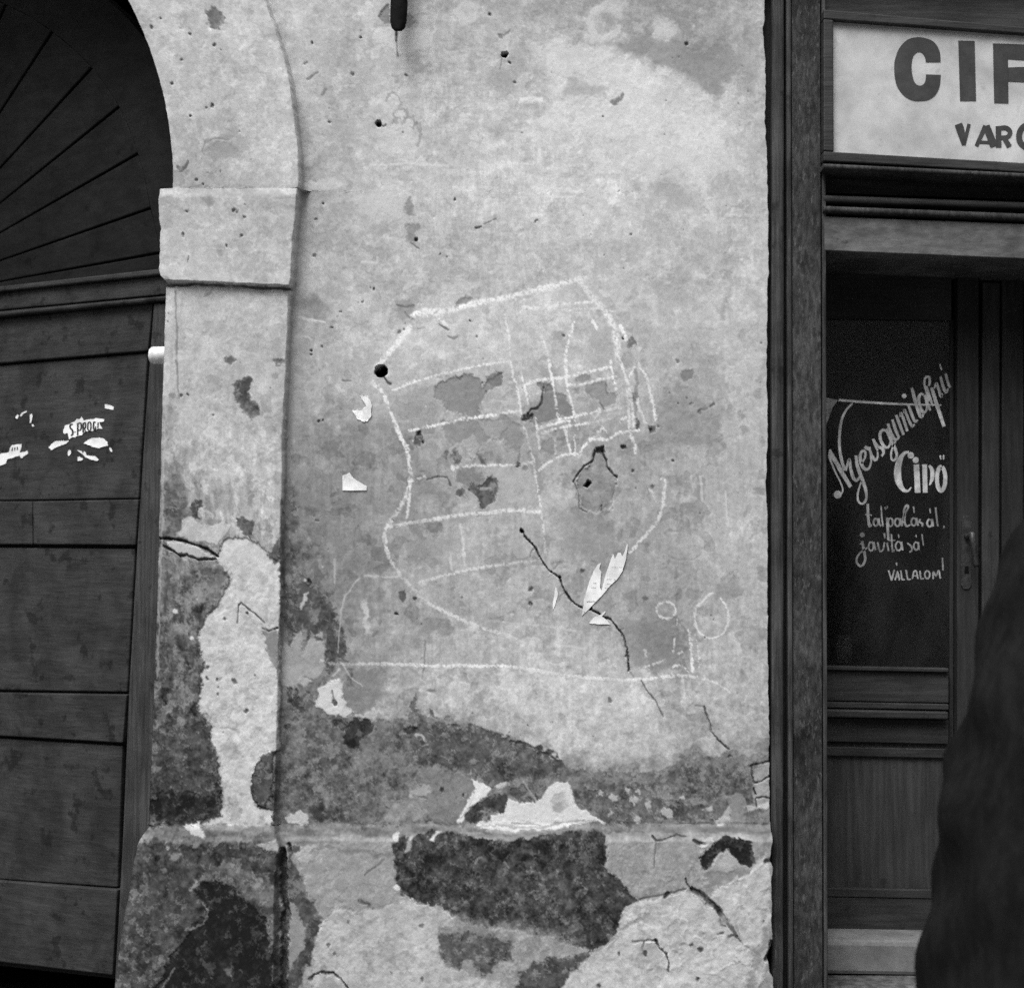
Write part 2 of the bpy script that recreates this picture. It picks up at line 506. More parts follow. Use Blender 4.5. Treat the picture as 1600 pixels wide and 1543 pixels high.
def bbox(pts, m):
    a = np.array(pts, float)[:, :2]
    x0, y0, x1, y1 = a[:, 0].min() - m, a[:, 1].min() - m, a[:, 0].max() + m, a[:, 1].max() + m
    r = np.searchsorted(rows, [y0 - 25, y1 + 25])
    mk = np.zeros(X.shape, bool)
    sub = (X[r[0]:r[1]] >= x0) & (X[r[0]:r[1]] <= x1) & (Y[r[0]:r[1]] >= y0) & (Y[r[0]:r[1]] <= y1)
    mk[r[0]:r[1]] = sub
    return mk


def seg_d(px, py, pts, closed):
    a = np.array(pts, float)[:, :2]
    d = np.full(px.shape, 1e9)
    n = len(a)
    for i in range(n if closed else n - 1):
        p, q = a[i], a[(i + 1) % n]
        e = q - p
        t_ = np.clip(((px - p[0]) * e[0] + (py - p[1]) * e[1]) / (e @ e + 1e-9), 0, 1)
        d = np.minimum(d, (px - p[0] - e[0] * t_) ** 2 + (py - p[1] - e[1] * t_) ** 2)
    return np.sqrt(d)


def inside(px, py, pts):
    a = np.array(pts, float)
    c = np.zeros(px.shape, bool)
    n = len(a)
    for i in range(n):
        (x0, y0), (x1, y1) = a[i], a[(i + 1) % n]
        if y0 == y1: continue
        c ^= ((y0 > py) != (y1 > py)) & (px < (x1 - x0) * (py - y0) / (y1 - y0) + x0)
    return c


def patch(pts, tone, dh=0.0, soft=1.6, warp=3.0, op=1.0, mott=8.0, edge=0.0, part=None, label=None):
    """a place where the skin is gone or another coat lies on it: outline, tone, step in mm, edge width, raggedness, opacity"""
    mk = bbox(pts, soft + warp * 2 + 4)
    x = X[mk] + wx[mk] * warp * 1.3 + wx2[mk] * min(warp, 3) * 0.9
    y = Y[mk] + wy[mk] * warp * 1.3 + wy2[mk] * min(warp, 3) * 0.9
    sd_ = seg_d(x, y, pts, True) * np.where(inside(x, y, pts), 1, -1)
    sd_ = sd_ + (rag[mk] * min(0.5 + warp * 0.75, 5.5))
    m = sst(-soft, soft, sd_) * op
    tn = tone + fbm(X[mk], Y[mk], 10, 31, 4) * mott * 1.15 + fbm(X[mk], Y[mk], 3, 34, 2) * mott * 0.6
    T[mk] = T[mk] * (1 - m) + tn * m
    if edge:
        T[mk] = T[mk] - edge * np.exp(-(sd_ / 1.8) ** 2)
    HT[mk] = HT[mk] + dh * sst(-1.2, 1.2, sd_)
    if part:
        PARTS.append((part, label))
        L = LAB[mk]; L[sd_ > 0] = len(PARTS) - 1; LAB[mk] = L


def blob(x, y, r, tone, dh=0.0, soft=None, op=1.0, warp=2.0, ry=None):
    patch(ring_pts(x, y, r, ry or r, n=12)[:-1], tone, dh, soft if soft else max(1.0, r * 0.3), warp, op)


def crack(pts, w, tone=45, depth=6.0, op=1.0, warp=1.6):
    if tone < 130:
        w, tone, depth = w * 0.74, tone + 14, depth * 0.8
    mk = bbox(pts, w + warp + 6)
    x = X[mk] + wx[mk] * warp + wx2[mk] * warp * 0.6; y = Y[mk] + wy[mk] * warp + wy2[mk] * warp * 0.6
    d = seg_d(x, y, pts, False)
    vary = 0.62 + 0.75 * np.clip(fbm(X[mk], Y[mk], 11, 22, 2) + 0.5, 0, 1.4)
    m = sst(w * 0.62 * vary + 0.8, w * 0.30 * vary - 0.3, d) * op
    T[mk] = T[mk] * (1 - m) + tone * m
    HT[mk] = HT[mk] - depth * m


def chalk(pts, w, op=0.8, part='chalk_line', tone=226, soft=0.0, n=5):
    w = w * 0.86
    P = [tuple(p) for p in smooth_line(pts, n)]
    mk = bbox(P, w + 6)
    xx, yy = X[mk], Y[mk]
    d = seg_d(xx + wx2[mk] * 1.0, yy + wy2[mk] * 1.0, P, False)
    g = fbm(xx, yy, 5.5, 24, 2) * 0.5 + vn(xx / 2.1, yy / 2.1, 37) * 1.5 + 0.5 * vn((xx + yy) / 9.0, (xx - yy) / 2.6, 12)      # chalk skips over the low spots
    m = sst(w * 0.62 + soft, w * 0.20 - soft * 0.5, d + g * 1.7)
    m = m * np.clip(0.78 + 0.5 * fbm(xx, yy, 55, 19, 2) + 0.2 * op, 0.35, 1.1)
    m = m * np.clip(0.86 - g * (1.5 - 0.7 * op), 0.05, 1.0) * min(1.0, op * 1.12)
    T[mk] = T[mk] * (1 - m) + np.maximum(tone, T[mk]) * m
    HT[mk] = HT[mk] + 0.25 * m
    PARTS.append((part, None))
    L = LAB[mk]; L[(m > 0.28) & (d < w * 0.7)] = len(PARTS) - 1; LAB[mk] = L


# ================= upper wall
patch([(830, 68), (880, 66), (930, 76), (985, 95), (1010, 105), (1060, 120), (1090, 140), (1112, 160), (1130, 200), (1145, 260), (1080, 300), (960, 260), (900, 190), (865, 120)], 199, 0.4, 9, 5, 0.55)
patch([(962, 72), (1010, 52), (1060, 66), (1100, 85), (1125, 60), (1160, 100), (1128, 150), (1110, 148), (1080, 122), (1020, 97)], 136, -0.4, 6, 4, 0.75)
patch([(1190, 60), (1175, 150), (1150, 120), (1160, 80)], 148, 0, 12, 6, 0.6)
for cx_, cy_, r_, o_ in ((945, 36, 23, .85), (728, 20, 13, .8)):
    crack(ring_pts(cx_, cy_, r_, r_ * 1.1, 20, 330), 13, 190, -0.5, o_, 4)
blob(1040, 50, 18, 188, 0.4, 7, 0.85, 6); blob(965, 12, 14, 186, 0.3, 6, 0.8, 5)
patch([(590, 50), (612, 44), (650, 45), (680, 50), (674, 72), (655, 84), (628, 86), (604, 78), (588, 64)], 198, 0.6, 6, 4, 0.9)
patch([(598, 14), (608, 6), (610, 40), (596, 34), (590, 28)], 120, -2.5, 2, 3, 0.7, edge=20)
patch([(634, 20), (650, 34), (640, 44), (632, 46)], 112, -1.5, 4, 3, 0.6)  # soft shadow beside the iron bar's end, painted into the wall tone
patch([(575, 158), (600, 148), (640, 134), (646, 142), (610, 160), (578, 170)], 199, 0.3, 7, 4, 0.8)
patch([(452, 15), (468, 20), (476, 50), (470, 60), (458, 42)], 196, 0.3, 5, 4, 0.8)
patch([(586, 205), (620, 206), (646, 215), (648, 240), (610, 246), (592, 232)], 196, 0.3, 8, 5, 0.7)
patch([(556, 300), (610, 290), (640, 300), (625, 345), (590, 350), (565, 330)], 194, 0.3, 8, 6, 0.65)
patch([(478, 285), (520, 278), (540, 292), (510, 300), (480, 300)], 196, 0.3, 5, 5, 0.65)
patch([(860, 165), (885, 160), (880, 205), (850, 206), (838, 190)], 203, 0.3, 7, 4, 0.75)
patch([(884, 122), (950, 138), (948, 152), (884, 148)], 158, -0.3, 4, 4, 0.7)
patch([(955, 160), (966, 152), (975, 146), (978, 152), (962, 164)], 96, -1, 2, 3, 0.7)
patch([(812, 152), (850, 153), (850, 160), (812, 160)], 216, 0.2, 2.5, 2, 0.85)
patch([(1020, 290), (1040, 270), (1075, 300), (1090, 325), (1050, 325)], 162, 0, 10, 6, 0.7)
patch([(1128, 130), (1150, 132), (1150, 144), (1130, 142)], 186, 0, 3, 3, 0.7)
patch([(760, 195), (785, 192), (790, 215), (770, 222)], 152, 0, 8, 5, 0.6)
for q in ((616, 158, 10), (628, 178, 9), (640, 190, 8), (622, 190, 6), (650, 200, 7)):
    crack(ring_pts(q[0], q[1], q[2], q[2] * 1.1, 170, 400), 5, 118, 1.0, 0.5, 6)
crack([(650, 195), (658, 212), (652, 228)], 5, 140, 0.8, .6, 3)
blob(591, 192, 4.5, 30, -18, 1.6); crack([(591, 193), (600, 197), (604, 194)], 3, 60, 2)
blob(788, 84, 5, 28, -20, 1.5); crack([(785, 88), (782, 108)], 2.5, 110, 1, .7)
blob(797, 98, 1.8, 50, -3); blob(783, 55, 4, 100, -1.5, 3, .7); crack([(788, 54), (797, 47)], 4, 95, 1, .7)
for q in ((488, 68, 2.6), (493, 342, 3.0), (491, 401, 3.0), (712, 312, 2.4), (838, 345, 2.4), (551, 117, 2.6), (505, 317, 1.8), (515, 192, 2), (565, 60, 1.8), (634, 118, 2), (765, 23, 3), (860, 305, 1.6), (804, 128, 1.8),
          (816, 208, 1.8), (1072, 68, 3), (985, 365, 1.6), (585, 452, 2.6), (567, 472, 1.8), (532, 488, 2), (518, 513, 1.6), (504, 543, 1.8), (486, 547, 2.6), (486, 554, 2.2), (499, 580, 1.8), (500, 658, 2.6), (506, 657, 1.8),
          (628, 425, 1.6), (698, 640, 1.5), (816, 608, 1.6), (735, 502, 1.6), (746, 526, 1.8), (687, 398, 1.4)):
    blob(q[0], q[1], q[2] * .85, 62 + 30 * random.random(), -3, 1.1)
patch([(633, 318), (642, 310), (648, 330), (644, 340), (634, 338), (630, 328)], 132, -0.6, 3, 3, 0.8)
patch([(632, 352), (652, 352), (656, 372), (652, 386), (638, 378), (630, 366)], 128, -0.8, 4, 5, 0.75); blob(652, 375, 3, 50, -4)
crack([(642, 380), (655, 388)], 3, 95, 1); crack([(744, 356), (752, 354)], 4, 60, 2); crack([(757, 350), (775, 342)], 2.5, 95, 1, .8)
crack([(481, 124), (490, 118), (497, 113)], 3.5, 92, 1, .8); crack([(475, 100), (480, 97)], 3, 90, 1); crack([(504, 148), (508, 142)], 5, 110, .5, .8)
blob(745, 390, 11, 150, 0, 5, .6, 4)
patch([(465, 296), (520, 300), (515, 312), (465, 313)], 146, 0, 6, 2, 0.6)
crack([(578, 258), (640, 256), (700, 260)], 3, 202, -0.2, .7); crack([(700, 258), (701, 280)], 4, 200, -.2, .5)
crack([(566, 410), (588, 412), (590, 402)], 3, 205, -.2, .6)
patch([(465, 470), (490, 458), (502, 470), (498, 480), (470, 486)], 128, -0.5, 6, 4, .7)
crack([(468, 497), (485, 500), (508, 504)], 4, 206, -.2, .7); crack([(464, 526), (482, 526), (487, 531)], 3, 206, -.2, .6)
patch([(715, 470), (728, 462), (738, 466), (735, 472), (712, 480)], 132, -0.8, 2, 2, 0.8, edge=18)
patch([(620, 475), (640, 470), (650, 482), (640, 505), (625, 500)], 140, -.5, 6, 6, .7); crack([(622, 477), (632, 480), (648, 478)], 4, 88, 1, .7); crack([(634, 488), (640, 496)], 3, 80, 1, .7)
patch([(686, 500), (696, 503), (702, 514), (694, 512)], 218, 1.0, 1.5, 2, .9); crack([(686, 507), (700, 516)], 3, 90, 1.5, .8)
crack([(700, 526), (708, 530), (714, 526)], 4, 100, 1, .7)
crack([(536, 594), (548, 595)], 3, 96, 1, .8); blob(624, 519, 3, 110, -1); crack([(652, 514), (664, 513)], 2, 120, .5)
patch([(1024, 440), (1075, 430), (1080, 470), (1030, 480)], 152, 0, 10, 6, .5)

# ================= arch band and impost
patch([(322, 20), (338, 12), (350, 22), (352, 36), (342, 48), (334, 42), (322, 34)], 96, -1.2, 3, 5, 0.75, mott=26)
crack([(327, 42), (330, 48)], 4, 215, 0, .9)
crack(ring_pts(345, 235, 28, 19, 150, 300), 4, 118, 1, .7, 3); patch(ring_pts(345, 237, 24, 15)[:-1], 142, -.4, 6, 6, .6)
patch([(315, 308), (330, 305), (338, 316), (328, 325), (318, 320)], 132, -.5, 4, 4, .65)
crack([(279, 262), (284, 267), (292, 262), (295, 252)], 4, 84, 1.2, .85, 3)
crack([(255, 45), (268, 65)], 7, 200, -.3, .6, 4)
for q in ((268, 132, 3), (321, 167, 2.6), (332, 166, 2.2), (298, 183, 3), (237, 42, 2.6), (335, 70, 3), (299, 55, 3), (292, 330, 3), (383, 340, 3), (377, 368, 2.4), (285, 368, 2.4), (308, 282, 2), (317, 290, 2.2), (344, 268, 2.4),
          (365, 328, 3), (372, 330, 2), (354, 385, 2), (374, 206, 1.6), (284, 95, 1.6), (250, 28, 1.6)):
    blob(q[0], q[1], q[2] * .85, 72 + 30 * random.random(), -3, 1.2)
blob(345, 396, 5, 140, -.5, 2, .7); crack([(294, 400), (293, 410)], 2, 100, .6)
crack([(388, 338), (388, 356)], 2, 196, 0, .5)
patch([(300, 292), (380, 296), (440, 302), (466, 306), (466, 312), (400, 309), (330, 306), (290, 305)], 140, -.6, 5, 3, .6)
crack([(262, 446), (310, 444), (360, 446), (400, 449), (455, 452)], 5, 60, 3, .8, 1.5)  # impost's underside shadow, painted as a dark line along the step

# ================= pier shaft
crack([(274, 455), (277, 520), (276, 560), (279, 610), (280, 622)], 3.2, 112, 1.2, .8)
crack([(320, 463), (330, 455)], 4, 112, .8, .7)
patch([(365, 603), (376, 594), (390, 590), (395, 598), (390, 612), (398, 628), (405, 648), (398, 654), (384, 648), (372, 630), (362, 618)], 72, -1.6, 3, 4, 0.85, mott=20)
patch([(352, 560), (362, 557), (370, 562), (360, 570), (354, 568)], 100, -1.4, 2, 2, .85); patch([(424, 564), (434, 559), (444, 563), (438, 571), (428, 571)], 98, -1.4, 2, 3, .85)
blob(270, 618, 5, 120, -.8, 3, .7); blob(295, 617, 2.4, 70, -2); blob(283, 618, 2.4, 80, -2); blob(430, 588, 5, 130, -.6, 3, .6)
crack([(275, 560), (300, 560)], 6, 196, -.2, .5, 3)
patch([(278, 640), (330, 620), (370, 640), (420, 660), (430, 740), (380, 760), (300, 740), (280, 690)], 186, .5, 16, 10, .45, mott=34)
patch([(299, 790), (306, 778), (315, 781), (317, 792), (308, 800), (310, 812), (300, 808), (295, 798)], 66, -2, 2, 3, .9)
patch([(372, 808), (384, 806), (396, 814), (398, 824), (390, 838), (380, 832), (374, 820)], 84, -1.6, 2.5, 5, .85, mott=20)
patch([(390, 770), (400, 765), (395, 790), (386, 790)], 124, -.5, 4, 4, .7)
patch([(248, 745), (285, 750), (292, 790), (300, 812), (285, 838), (252, 842), (246, 800)], 96, -.6, 8, 8, .7, mott=30)
patch([(288, 812), (300, 808), (318, 822), (345, 816), (362, 822), (352, 838), (340, 850), (318, 848), (290, 842), (276, 838)], 184, 1.2, 2.5, 4, .85)
BARE = [(358, 842), (380, 838), (402, 848), (420, 868), (437, 884), (438, 980), (436, 1046), (437, 1160), (432, 1170), (412, 1179), (400, 1192), (394, 1217), (394, 1246), (404, 1260), (417, 1262), (428, 1268), (427, 1283),
        (420, 1300), (330, 1300), (317, 1284), (346, 1271), (343, 1254), (342, 1192), (329, 1158), (327, 1133), (310, 1104), (317, 1037), (311, 983), (325, 962), (342, 948), (350, 925), (362, 900), (344, 882), (338, 868), (346, 856)]
patch(BARE, 190, -2.6, 1.6, 4, 1.0, mott=13, edge=26, part='bare_render_patch', label='pale bare render where the skin has fallen off the pier')
patch([(410, 985), (432, 984), (436, 1000), (430, 1046), (417, 1020)], 128, 1.6, 2, 3, .9)
patch([(436, 840), (426, 860), (419, 870), (428, 882), (438, 874)], 92, 1.5, 2, 3, .9, edge=20)
patch([(345, 1165), (368, 1160), (378, 1178), (372, 1192), (350, 1188)], 158, -.5, 4, 5, .6); patch([(350, 1258), (372, 1256), (378, 1275), (360, 1282)], 150, -.5, 5, 5, .6)
DARKS = [(258, 1240), (300, 1238), (340, 1240), (343, 1262), (336, 1274), (310, 1280), (280, 1284), (236, 1282), (234, 1250)]
patch(DARKS, 46, -2, 9, 9, .85, mott=20)
patch([(238, 1140), (325, 1120), (340, 1190), (342, 1240), (300, 1240), (236, 1245)], 78, -1, 6, 8, .75, mott=28)
patch([(431, 1171), (412, 1179), (400, 1192), (394, 1217), (394, 1246), (404, 1260), (417, 1258), (425, 1242), (429, 1192)], 82, 1.8, 1.6, 3, 1, mott=16, edge=34, part='dark_skin_remnant', label='small dark flake of old skin left on the pier')
crack([(371, 974), (372, 945), (376, 942), (395, 956), (414, 973)], 2.6, 84, 3); crack([(410, 982), (419, 986), (434, 981)], 3.4, 66, 4)
for q in ((367, 1064, 4), (323, 1042, 2.6), (324, 1060, 2.5), (385, 957, 2.5), (352, 968, 2.4), (384, 1110, 2.4), (340, 1085, 2), (338, 1063, 2.6)):
    blob(q[0], q[1], q[2], 104, -2.5, 1.4)
crack([(345, 1060), (338, 1066)], 3, 150, 1); crack([(345, 1138), (370, 1140), (374, 1148)], 4, 150, 1, .5, 4)
patch([(258, 846), (285, 850), (318, 858), (338, 869), (330, 873), (310, 872), (290, 867), (270, 864)], 172, 3.0, 1.5, 3, 1)
crack([(250, 840), (266, 842), (285, 845), (302, 850), (325, 858), (341, 869)], 4.0, 32, 9)
crack([(256, 853), (272, 862), (282, 869), (292, 866), (296, 870), (312, 874), (338, 873)], 3.6, 44, 6)
patch([(300, 915), (316, 912), (320, 940), (310, 946), (296, 940)], 160, .6, 4, 5, .7); patch([(330, 905), (345, 895), (352, 905), (335, 935), (322, 930)], 120, 0, 6, 6, .6)
blob(275, 955, 3.5, 190, .8); blob(301, 996, 2.6, 196, .8); patch([(272, 975), (290, 978), (292, 990), (275, 992)], 150, .5, 5, 5, .6)
crack([(258, 620), (256, 760), (253, 840), (249, 960), (246, 1060)], 3, 168, -.3, .5, 2)
crack([(262, 880), (258, 1000), (250, 1120)], 3, 60, 1, .6, 3)
crack([(440, 780), (441, 850), (440, 930), (438, 985)], 4, 74, 1, .7, 1.5)

# ================= left margin of the wall, middle
patch([(452, 500), (470, 470), (478, 520), (470, 640), (456, 700), (448, 640)], 142, 0, 10, 6, .55)
patch([(446, 1010), (446, 780), (458, 760), (470, 800), (462, 880), (458, 930), (452, 1000)], 98, -.6, 6, 6, .75, mott=22)
patch([(462, 912), (478, 905), (498, 926), (520, 948), (536, 985), (540, 1028), (522, 1042), (514, 1000), (505, 985), (500, 998), (482, 986), (478, 1012), (472, 988), (462, 985), (455, 1006), (450, 985), (445, 960), (452, 930)], 84, -1, 3, 7, .9, mott=18)
patch([(440, 996), (454, 1010), (458, 990), (470, 988), (473, 1018), (484, 998), (504, 998), (508, 1044), (496, 1062), (470, 1052), (466, 1076), (440, 1070)], 160, .8, 2, 4, .85)
patch([(507, 984), (522, 985), (526, 1030), (520, 1050), (512, 1056), (508, 1035)], 78, -1, 2, 3, .85)
patch([(468, 1050), (484, 1064), (478, 1074), (466, 1068)], 174, .8, 2, 3, .8)
patch([(474, 928), (481, 926), (479, 938), (470, 952), (467, 948)], 188, 1, 1.6, 2, .9); blob(484, 907, 3.4, 60, -3); blob(477, 905, 3, 188, .6)
patch([(488, 955), (500, 952), (498, 972), (490, 976)], 132, .5, 2, 3, .8); patch([(494, 992), (502, 984), (504, 996)], 178, .6, 1.5, 2, .8)
for q in ((455, 835, 4, 9), (482, 842, 2, 7), (500, 880, 3, 10), (452, 905, 6, 10)):
    blob(q[0], q[1], q[2], 160, .3, 2, .6, 3, q[3])
patch([(498, 1076), (512, 1068), (526, 1058), (532, 1062), (536, 1090), (545, 1104), (556, 1112), (540, 1120), (515, 1114), (503, 1108), (494, 1098)], 198, 1.2, 1.8, 4, .95)
crack([(519, 1080), (522, 1090), (526, 1098)], 5, 108, 2, .9); blob(525, 1097, 4, 90, -2)
patch([(538, 1058), (565, 1044), (598, 1050), (600, 1085), (578, 1112), (560, 1112), (543, 1100)], 126, -.4, 5, 5, .75)
patch([(548, 1114), (570, 1116), (586, 1106), (592, 1114), (588, 1138), (581, 1138), (578, 1122), (560, 1122)], 176, .8, 2, 3, .85)
patch([(458, 1076), (460, 1104), (470, 1114), (476, 1110), (470, 1092), (464, 1076)], 70, -1.5, 1.6, 3, .9); patch([(448, 1074), (457, 1072), (458, 1102), (450, 1098)], 60, -1.5, 1.6, 2, .9); blob(461, 1125, 5, 62, -2, 2); blob(450, 1136, 5, 60, -2, 2); patch([(464, 1090), (482, 1082), (492, 1100), (478, 1112)], 92, -1, 3, 4, .7)
patch([(536, 1040), (550, 1046), (552, 1075), (545, 1070)], 88, -.8, 3, 4, .7); crack([(520, 1055), (530, 1046)], 3, 190, -.4, .7)
crack([(562, 902), (540, 930), (534, 948), (530, 985), (529, 1020)], 2, 190, -.2, .6)
crack([(535, 1036), (548, 1058), (566, 1072)], 2.4, 190, -.2, .6)
crack([(497, 940), (505, 945), (512, 946)], 2, 190, 0, .0)
patch([(565, 945), (574, 935), (577, 965), (582, 985), (574, 990), (568, 968)], 196, .3, 3, 4, .75)
patch([(545, 1000), (640, 985), (645, 1005), (600, 1022), (545, 1025)], 158, .2, 10, 9, .5, mott=26)
patch([(640, 965), (700, 968), (705, 985), (660, 990)], 128, -.3, 7, 5, .6)
patch([(622, 925), (634, 923), (634, 934), (628, 940)], 84, -1.5, 1.6, 2, .9); blob(649, 936, 2.4, 84, -2); blob(620, 957, 2.2, 60, -3); blob(614, 812, 2, 80, -2)
crack([(665, 1000), (663, 1040), (660, 1060)], 2, 110, 1, .8); crack([(492, 813), (497, 813)], 4, 66, 3); crack([(498, 810), (502, 806)], 2, 110, 1)
blob(675, 1080, 6, 96, -1, 3, .8, 3, 3); patch([(645, 1092), (650, 1086), (648, 1108), (655, 1120), (648, 1118), (641, 1102)], 92, -1.6, 2, 3, .85); patch([(671, 1108), (676, 1110), (678, 1120), (672, 1118)], 80, -1.6, 1.6, 2, .9); crack([(670, 1118), (680, 1124)], 4, 200, -.6, .8)
# brush and finger marks, faint
for p_, w_, o_ in (([(704, 862), (706, 890)], 3, .5), ([(718, 818), (724, 850), (726, 880)], 3, .55), ([(1095, 745), (1098, 782)], 3.5, .55), ([(1135, 768), (1138, 822)], 2.5, .6), ([(523, 875), (523, 910)], 3, .45),
                   ([(570, 900), (600, 902), (625, 899)], 2.6, .5), ([(720, 985), (770, 970), (850, 978), (900, 985)], 3, .3), ([(855, 1010), (880, 1008), (915, 1014)], 3, .35), ([(1080, 700), (1060, 690), (1030, 685)], 2.2, .4)):
    crack(p_, w_, 206, -.2, o_, 2)

# ================= grey under-coat showing in the drawing
patch([(680, 604), (689, 592), (699, 597), (708, 588), (717, 593), (725, 585), (740, 585), (749, 593), (752, 606), (760, 594), (787, 581), (783, 602), (762, 610), (753, 626), (747, 632), (749, 650), (736, 651), (700, 640), (680, 620)], 133, -1.2, 1.3, 3, .92, edge=16)
patch([(757, 588), (787, 580), (783, 603), (770, 605), (760, 598)], 112, -1, 1.4, 2, .7); crack([(723, 587), (719, 594), (712, 586)], 2.5, 92, 1, .8); crack([(726, 585), (740, 584)], 2.2, 96, 1, .8); blob(753, 598, 2.6, 88, -1.5)
patch([(640, 610), (690, 600), (700, 650), (650, 665), (632, 640)], 148, -.3, 9, 7, .6)
patch([(690, 662), (735, 656), (760, 652), (790, 652), (815, 665), (818, 700), (800, 706), (786, 690), (770, 686), (755, 702), (742, 716), (728, 700), (705, 690)], 137, -.9, 2, 7, .85)
patch([(745, 660), (775, 655), (790, 668), (775, 690), (758, 680)], 158, .7, 3, 5, .7)
patch([(722, 690), (740, 678), (750, 700), (736, 722)], 166, .6, 2.5, 3, .8)
patch([(704, 704), (712, 700), (720, 710), (722, 722), (714, 726), (705, 720)], 92, -1.2, 1.6, 3, .9); patch([(694, 704), (700, 706), (699, 720), (693, 716)], 100, -1, 1.6, 2, .85); patch([(743, 708), (751, 710), (759, 717), (760, 727), (755, 726), (749, 716)], 94, -1, 1.6, 2, .85)
patch([(652, 676), (660, 680), (662, 690), (654, 696), (648, 688)], 92, -1.6, 2, 4, .85, mott=24); blob(656, 678, 2.5, 55, -3); blob(662, 690, 2.2, 60, -3)
patch([(715, 735), (740, 730), (755, 744), (750, 770), (730, 766), (716, 752)], 126, -.6, 4, 6, .8, mott=18)
patch([(761, 741), (770, 743), (775, 752), (776, 772), (768, 790), (757, 795), (752, 786), (744, 776), (736, 768), (736, 758), (750, 756), (758, 750)], 90, -1.6, 2, 5, .92, mott=24, part='dark_scab', label=None)
blob(723, 771, 7, 96, -1, 2.5, .85, 4); crack([(720, 790), (735, 786), (745, 794)], 6, 176, -.4, .7, 3); crack([(752, 764), (766, 762)], 4, 160, -.5, .8)
crack([(668, 749), (680, 745), (700, 746), (704, 758)], 2.8, 84, 2); patch([(664, 738), (676, 740), (668, 760), (700, 765), (690, 780), (660, 770)], 126, 0, 7, 5, .6)
patch([(740, 722), (800, 730), (830, 745), (832, 790), (780, 792), (778, 750)], 170, .3, 6, 6, .6)
crack([(813, 700), (812, 712), (810, 722)], 3, 104, 1, .8); blob(810, 725, 2.8, 72, -2); blob(822, 732, 5, 124, -1, 2, .8)
patch([(664, 818), (690, 816), (694, 830), (676, 836), (662, 828)], 114, -.8, 4, 5, .75, mott=20); patch([(640, 840), (700, 838), (720, 860), (670, 880), (640, 865)], 140, 0, 9, 7, .5)
patch([(840, 600), (859, 598), (864, 612), (871, 616), (885, 620), (892, 636), (895, 650), (874, 655), (840, 665), (826, 661), (830, 642), (843, 636), (846, 614)], 124, -1.3, 1.4, 3, .9)
crack([(849, 606), (846, 618), (847, 630), (840, 638), (831, 640), (826, 646)], 3, 66, 3); patch([(815, 648), (825, 644), (833, 648), (828, 656), (816, 656)], 64, -2.5, 2, 3, .92)
patch([(842, 596), (846, 606), (858, 600), (862, 610), (850, 614)], 116, -.8, 2, 3, .7)
patch([(920, 598), (946, 598), (948, 612), (967, 613), (965, 635), (941, 637), (937, 629), (925, 626), (918, 614)], 140, -.9, 1.6, 4, .85); crack([(946, 600), (946, 610), (950, 618)], 2.2, 96, 1.2, .8); crack([(938, 630), (944, 640)], 2.2, 92, 1.2, .8)
patch([(896, 585), (925, 584), (922, 596), (900, 598)], 124, -.8, 2.5, 4, .7); patch([(892, 606), (905, 602), (904, 616), (894, 616)], 128, -.8, 2, 3, .7)
patch([(845, 690), (860, 684), (870, 700), (862, 712), (848, 706)], 132, -.8, 3, 4, .75); patch([(874, 686), (888, 684), (890, 695), (880, 700)], 130, -.8, 2.5, 3, .7)
patch([(832, 705), (845, 725), (850, 760), (842, 780), (836, 740), (826, 715)], 138, -.5, 4, 4, .6); patch([(842, 712), (850, 706), (852, 722), (845, 730)], 172, .5, 2, 3, .8)
patch([(858, 800), (930, 800), (960, 830), (940, 870), (880, 860)], 140, 0, 10, 8, .6)
crack([(992, 578), (995, 600), (994, 630), (993, 655)], 6, 122, 1, .8, 3); patch([(993, 655), (999, 658), (998, 672), (992, 670)], 84, -2, 1.8, 2, .9)
patch([(983, 612), (996, 612), (996, 626), (984, 626)], 116, -.8, 2.5, 4, .7)
patch([(1012, 664), (1022, 665), (1023, 675), (1014, 677)], 92, -1.4, 1.6, 2, .9); blob(1016, 672, 2, 50, -3); blob(1029, 666, 2.2, 66, -2); patch([(1030, 664), (1036, 668), (1032, 674)], 128, -.5, 2, 2, .7)
patch([(978, 532), (988, 528), (994, 534), (990, 541), (980, 541)], 102, -1.2, 2, 3, .85); blob(974, 530, 2, 66, -2); blob(880, 524, 3, 78, -2, 1.4); patch([(864, 520), (882, 518), (880, 532), (864, 532)], 146, -.4, 4, 5, .6)
patch([(1065, 580), (1072, 577), (1085, 578), (1084, 592), (1074, 597), (1064, 592)], 122, -1, 2, 3, .85); blob(1059, 564, 2.4, 88, -2); blob(1061, 631, 2.6, 66, -3); blob(1080, 631, 2.2, 84, -2)
patch([(1045, 625), (1060, 600), (1085, 618), (1100, 640), (1125, 655), (1134, 690), (1110, 704), (1060, 704), (1012, 700), (1025, 655)], 140, -.4, 8, 10, .8, mott=14)
crack([(1090, 645), (1094, 640), (1104, 638)], 4, 92, 1.4, .8); crack([(1110, 634), (1116, 630)], 5, 74, 2, .85); blob(1092, 645, 3, 84, -2)
for q in ((1165, 675, 7), (1158, 648, 6), (1185, 615, 8), (1192, 690, 6), (1188, 770, 6), (1130, 690, 7)):
    patch(ring_pts(q[0], q[1], q[2] * .7, q[2] * 1.3, n=10)[:-1], 128, -.6, 4, 5, .6)
patch([(1138, 460), (1130, 500), (1122, 490)], 138, 0, 4, 3, .5)
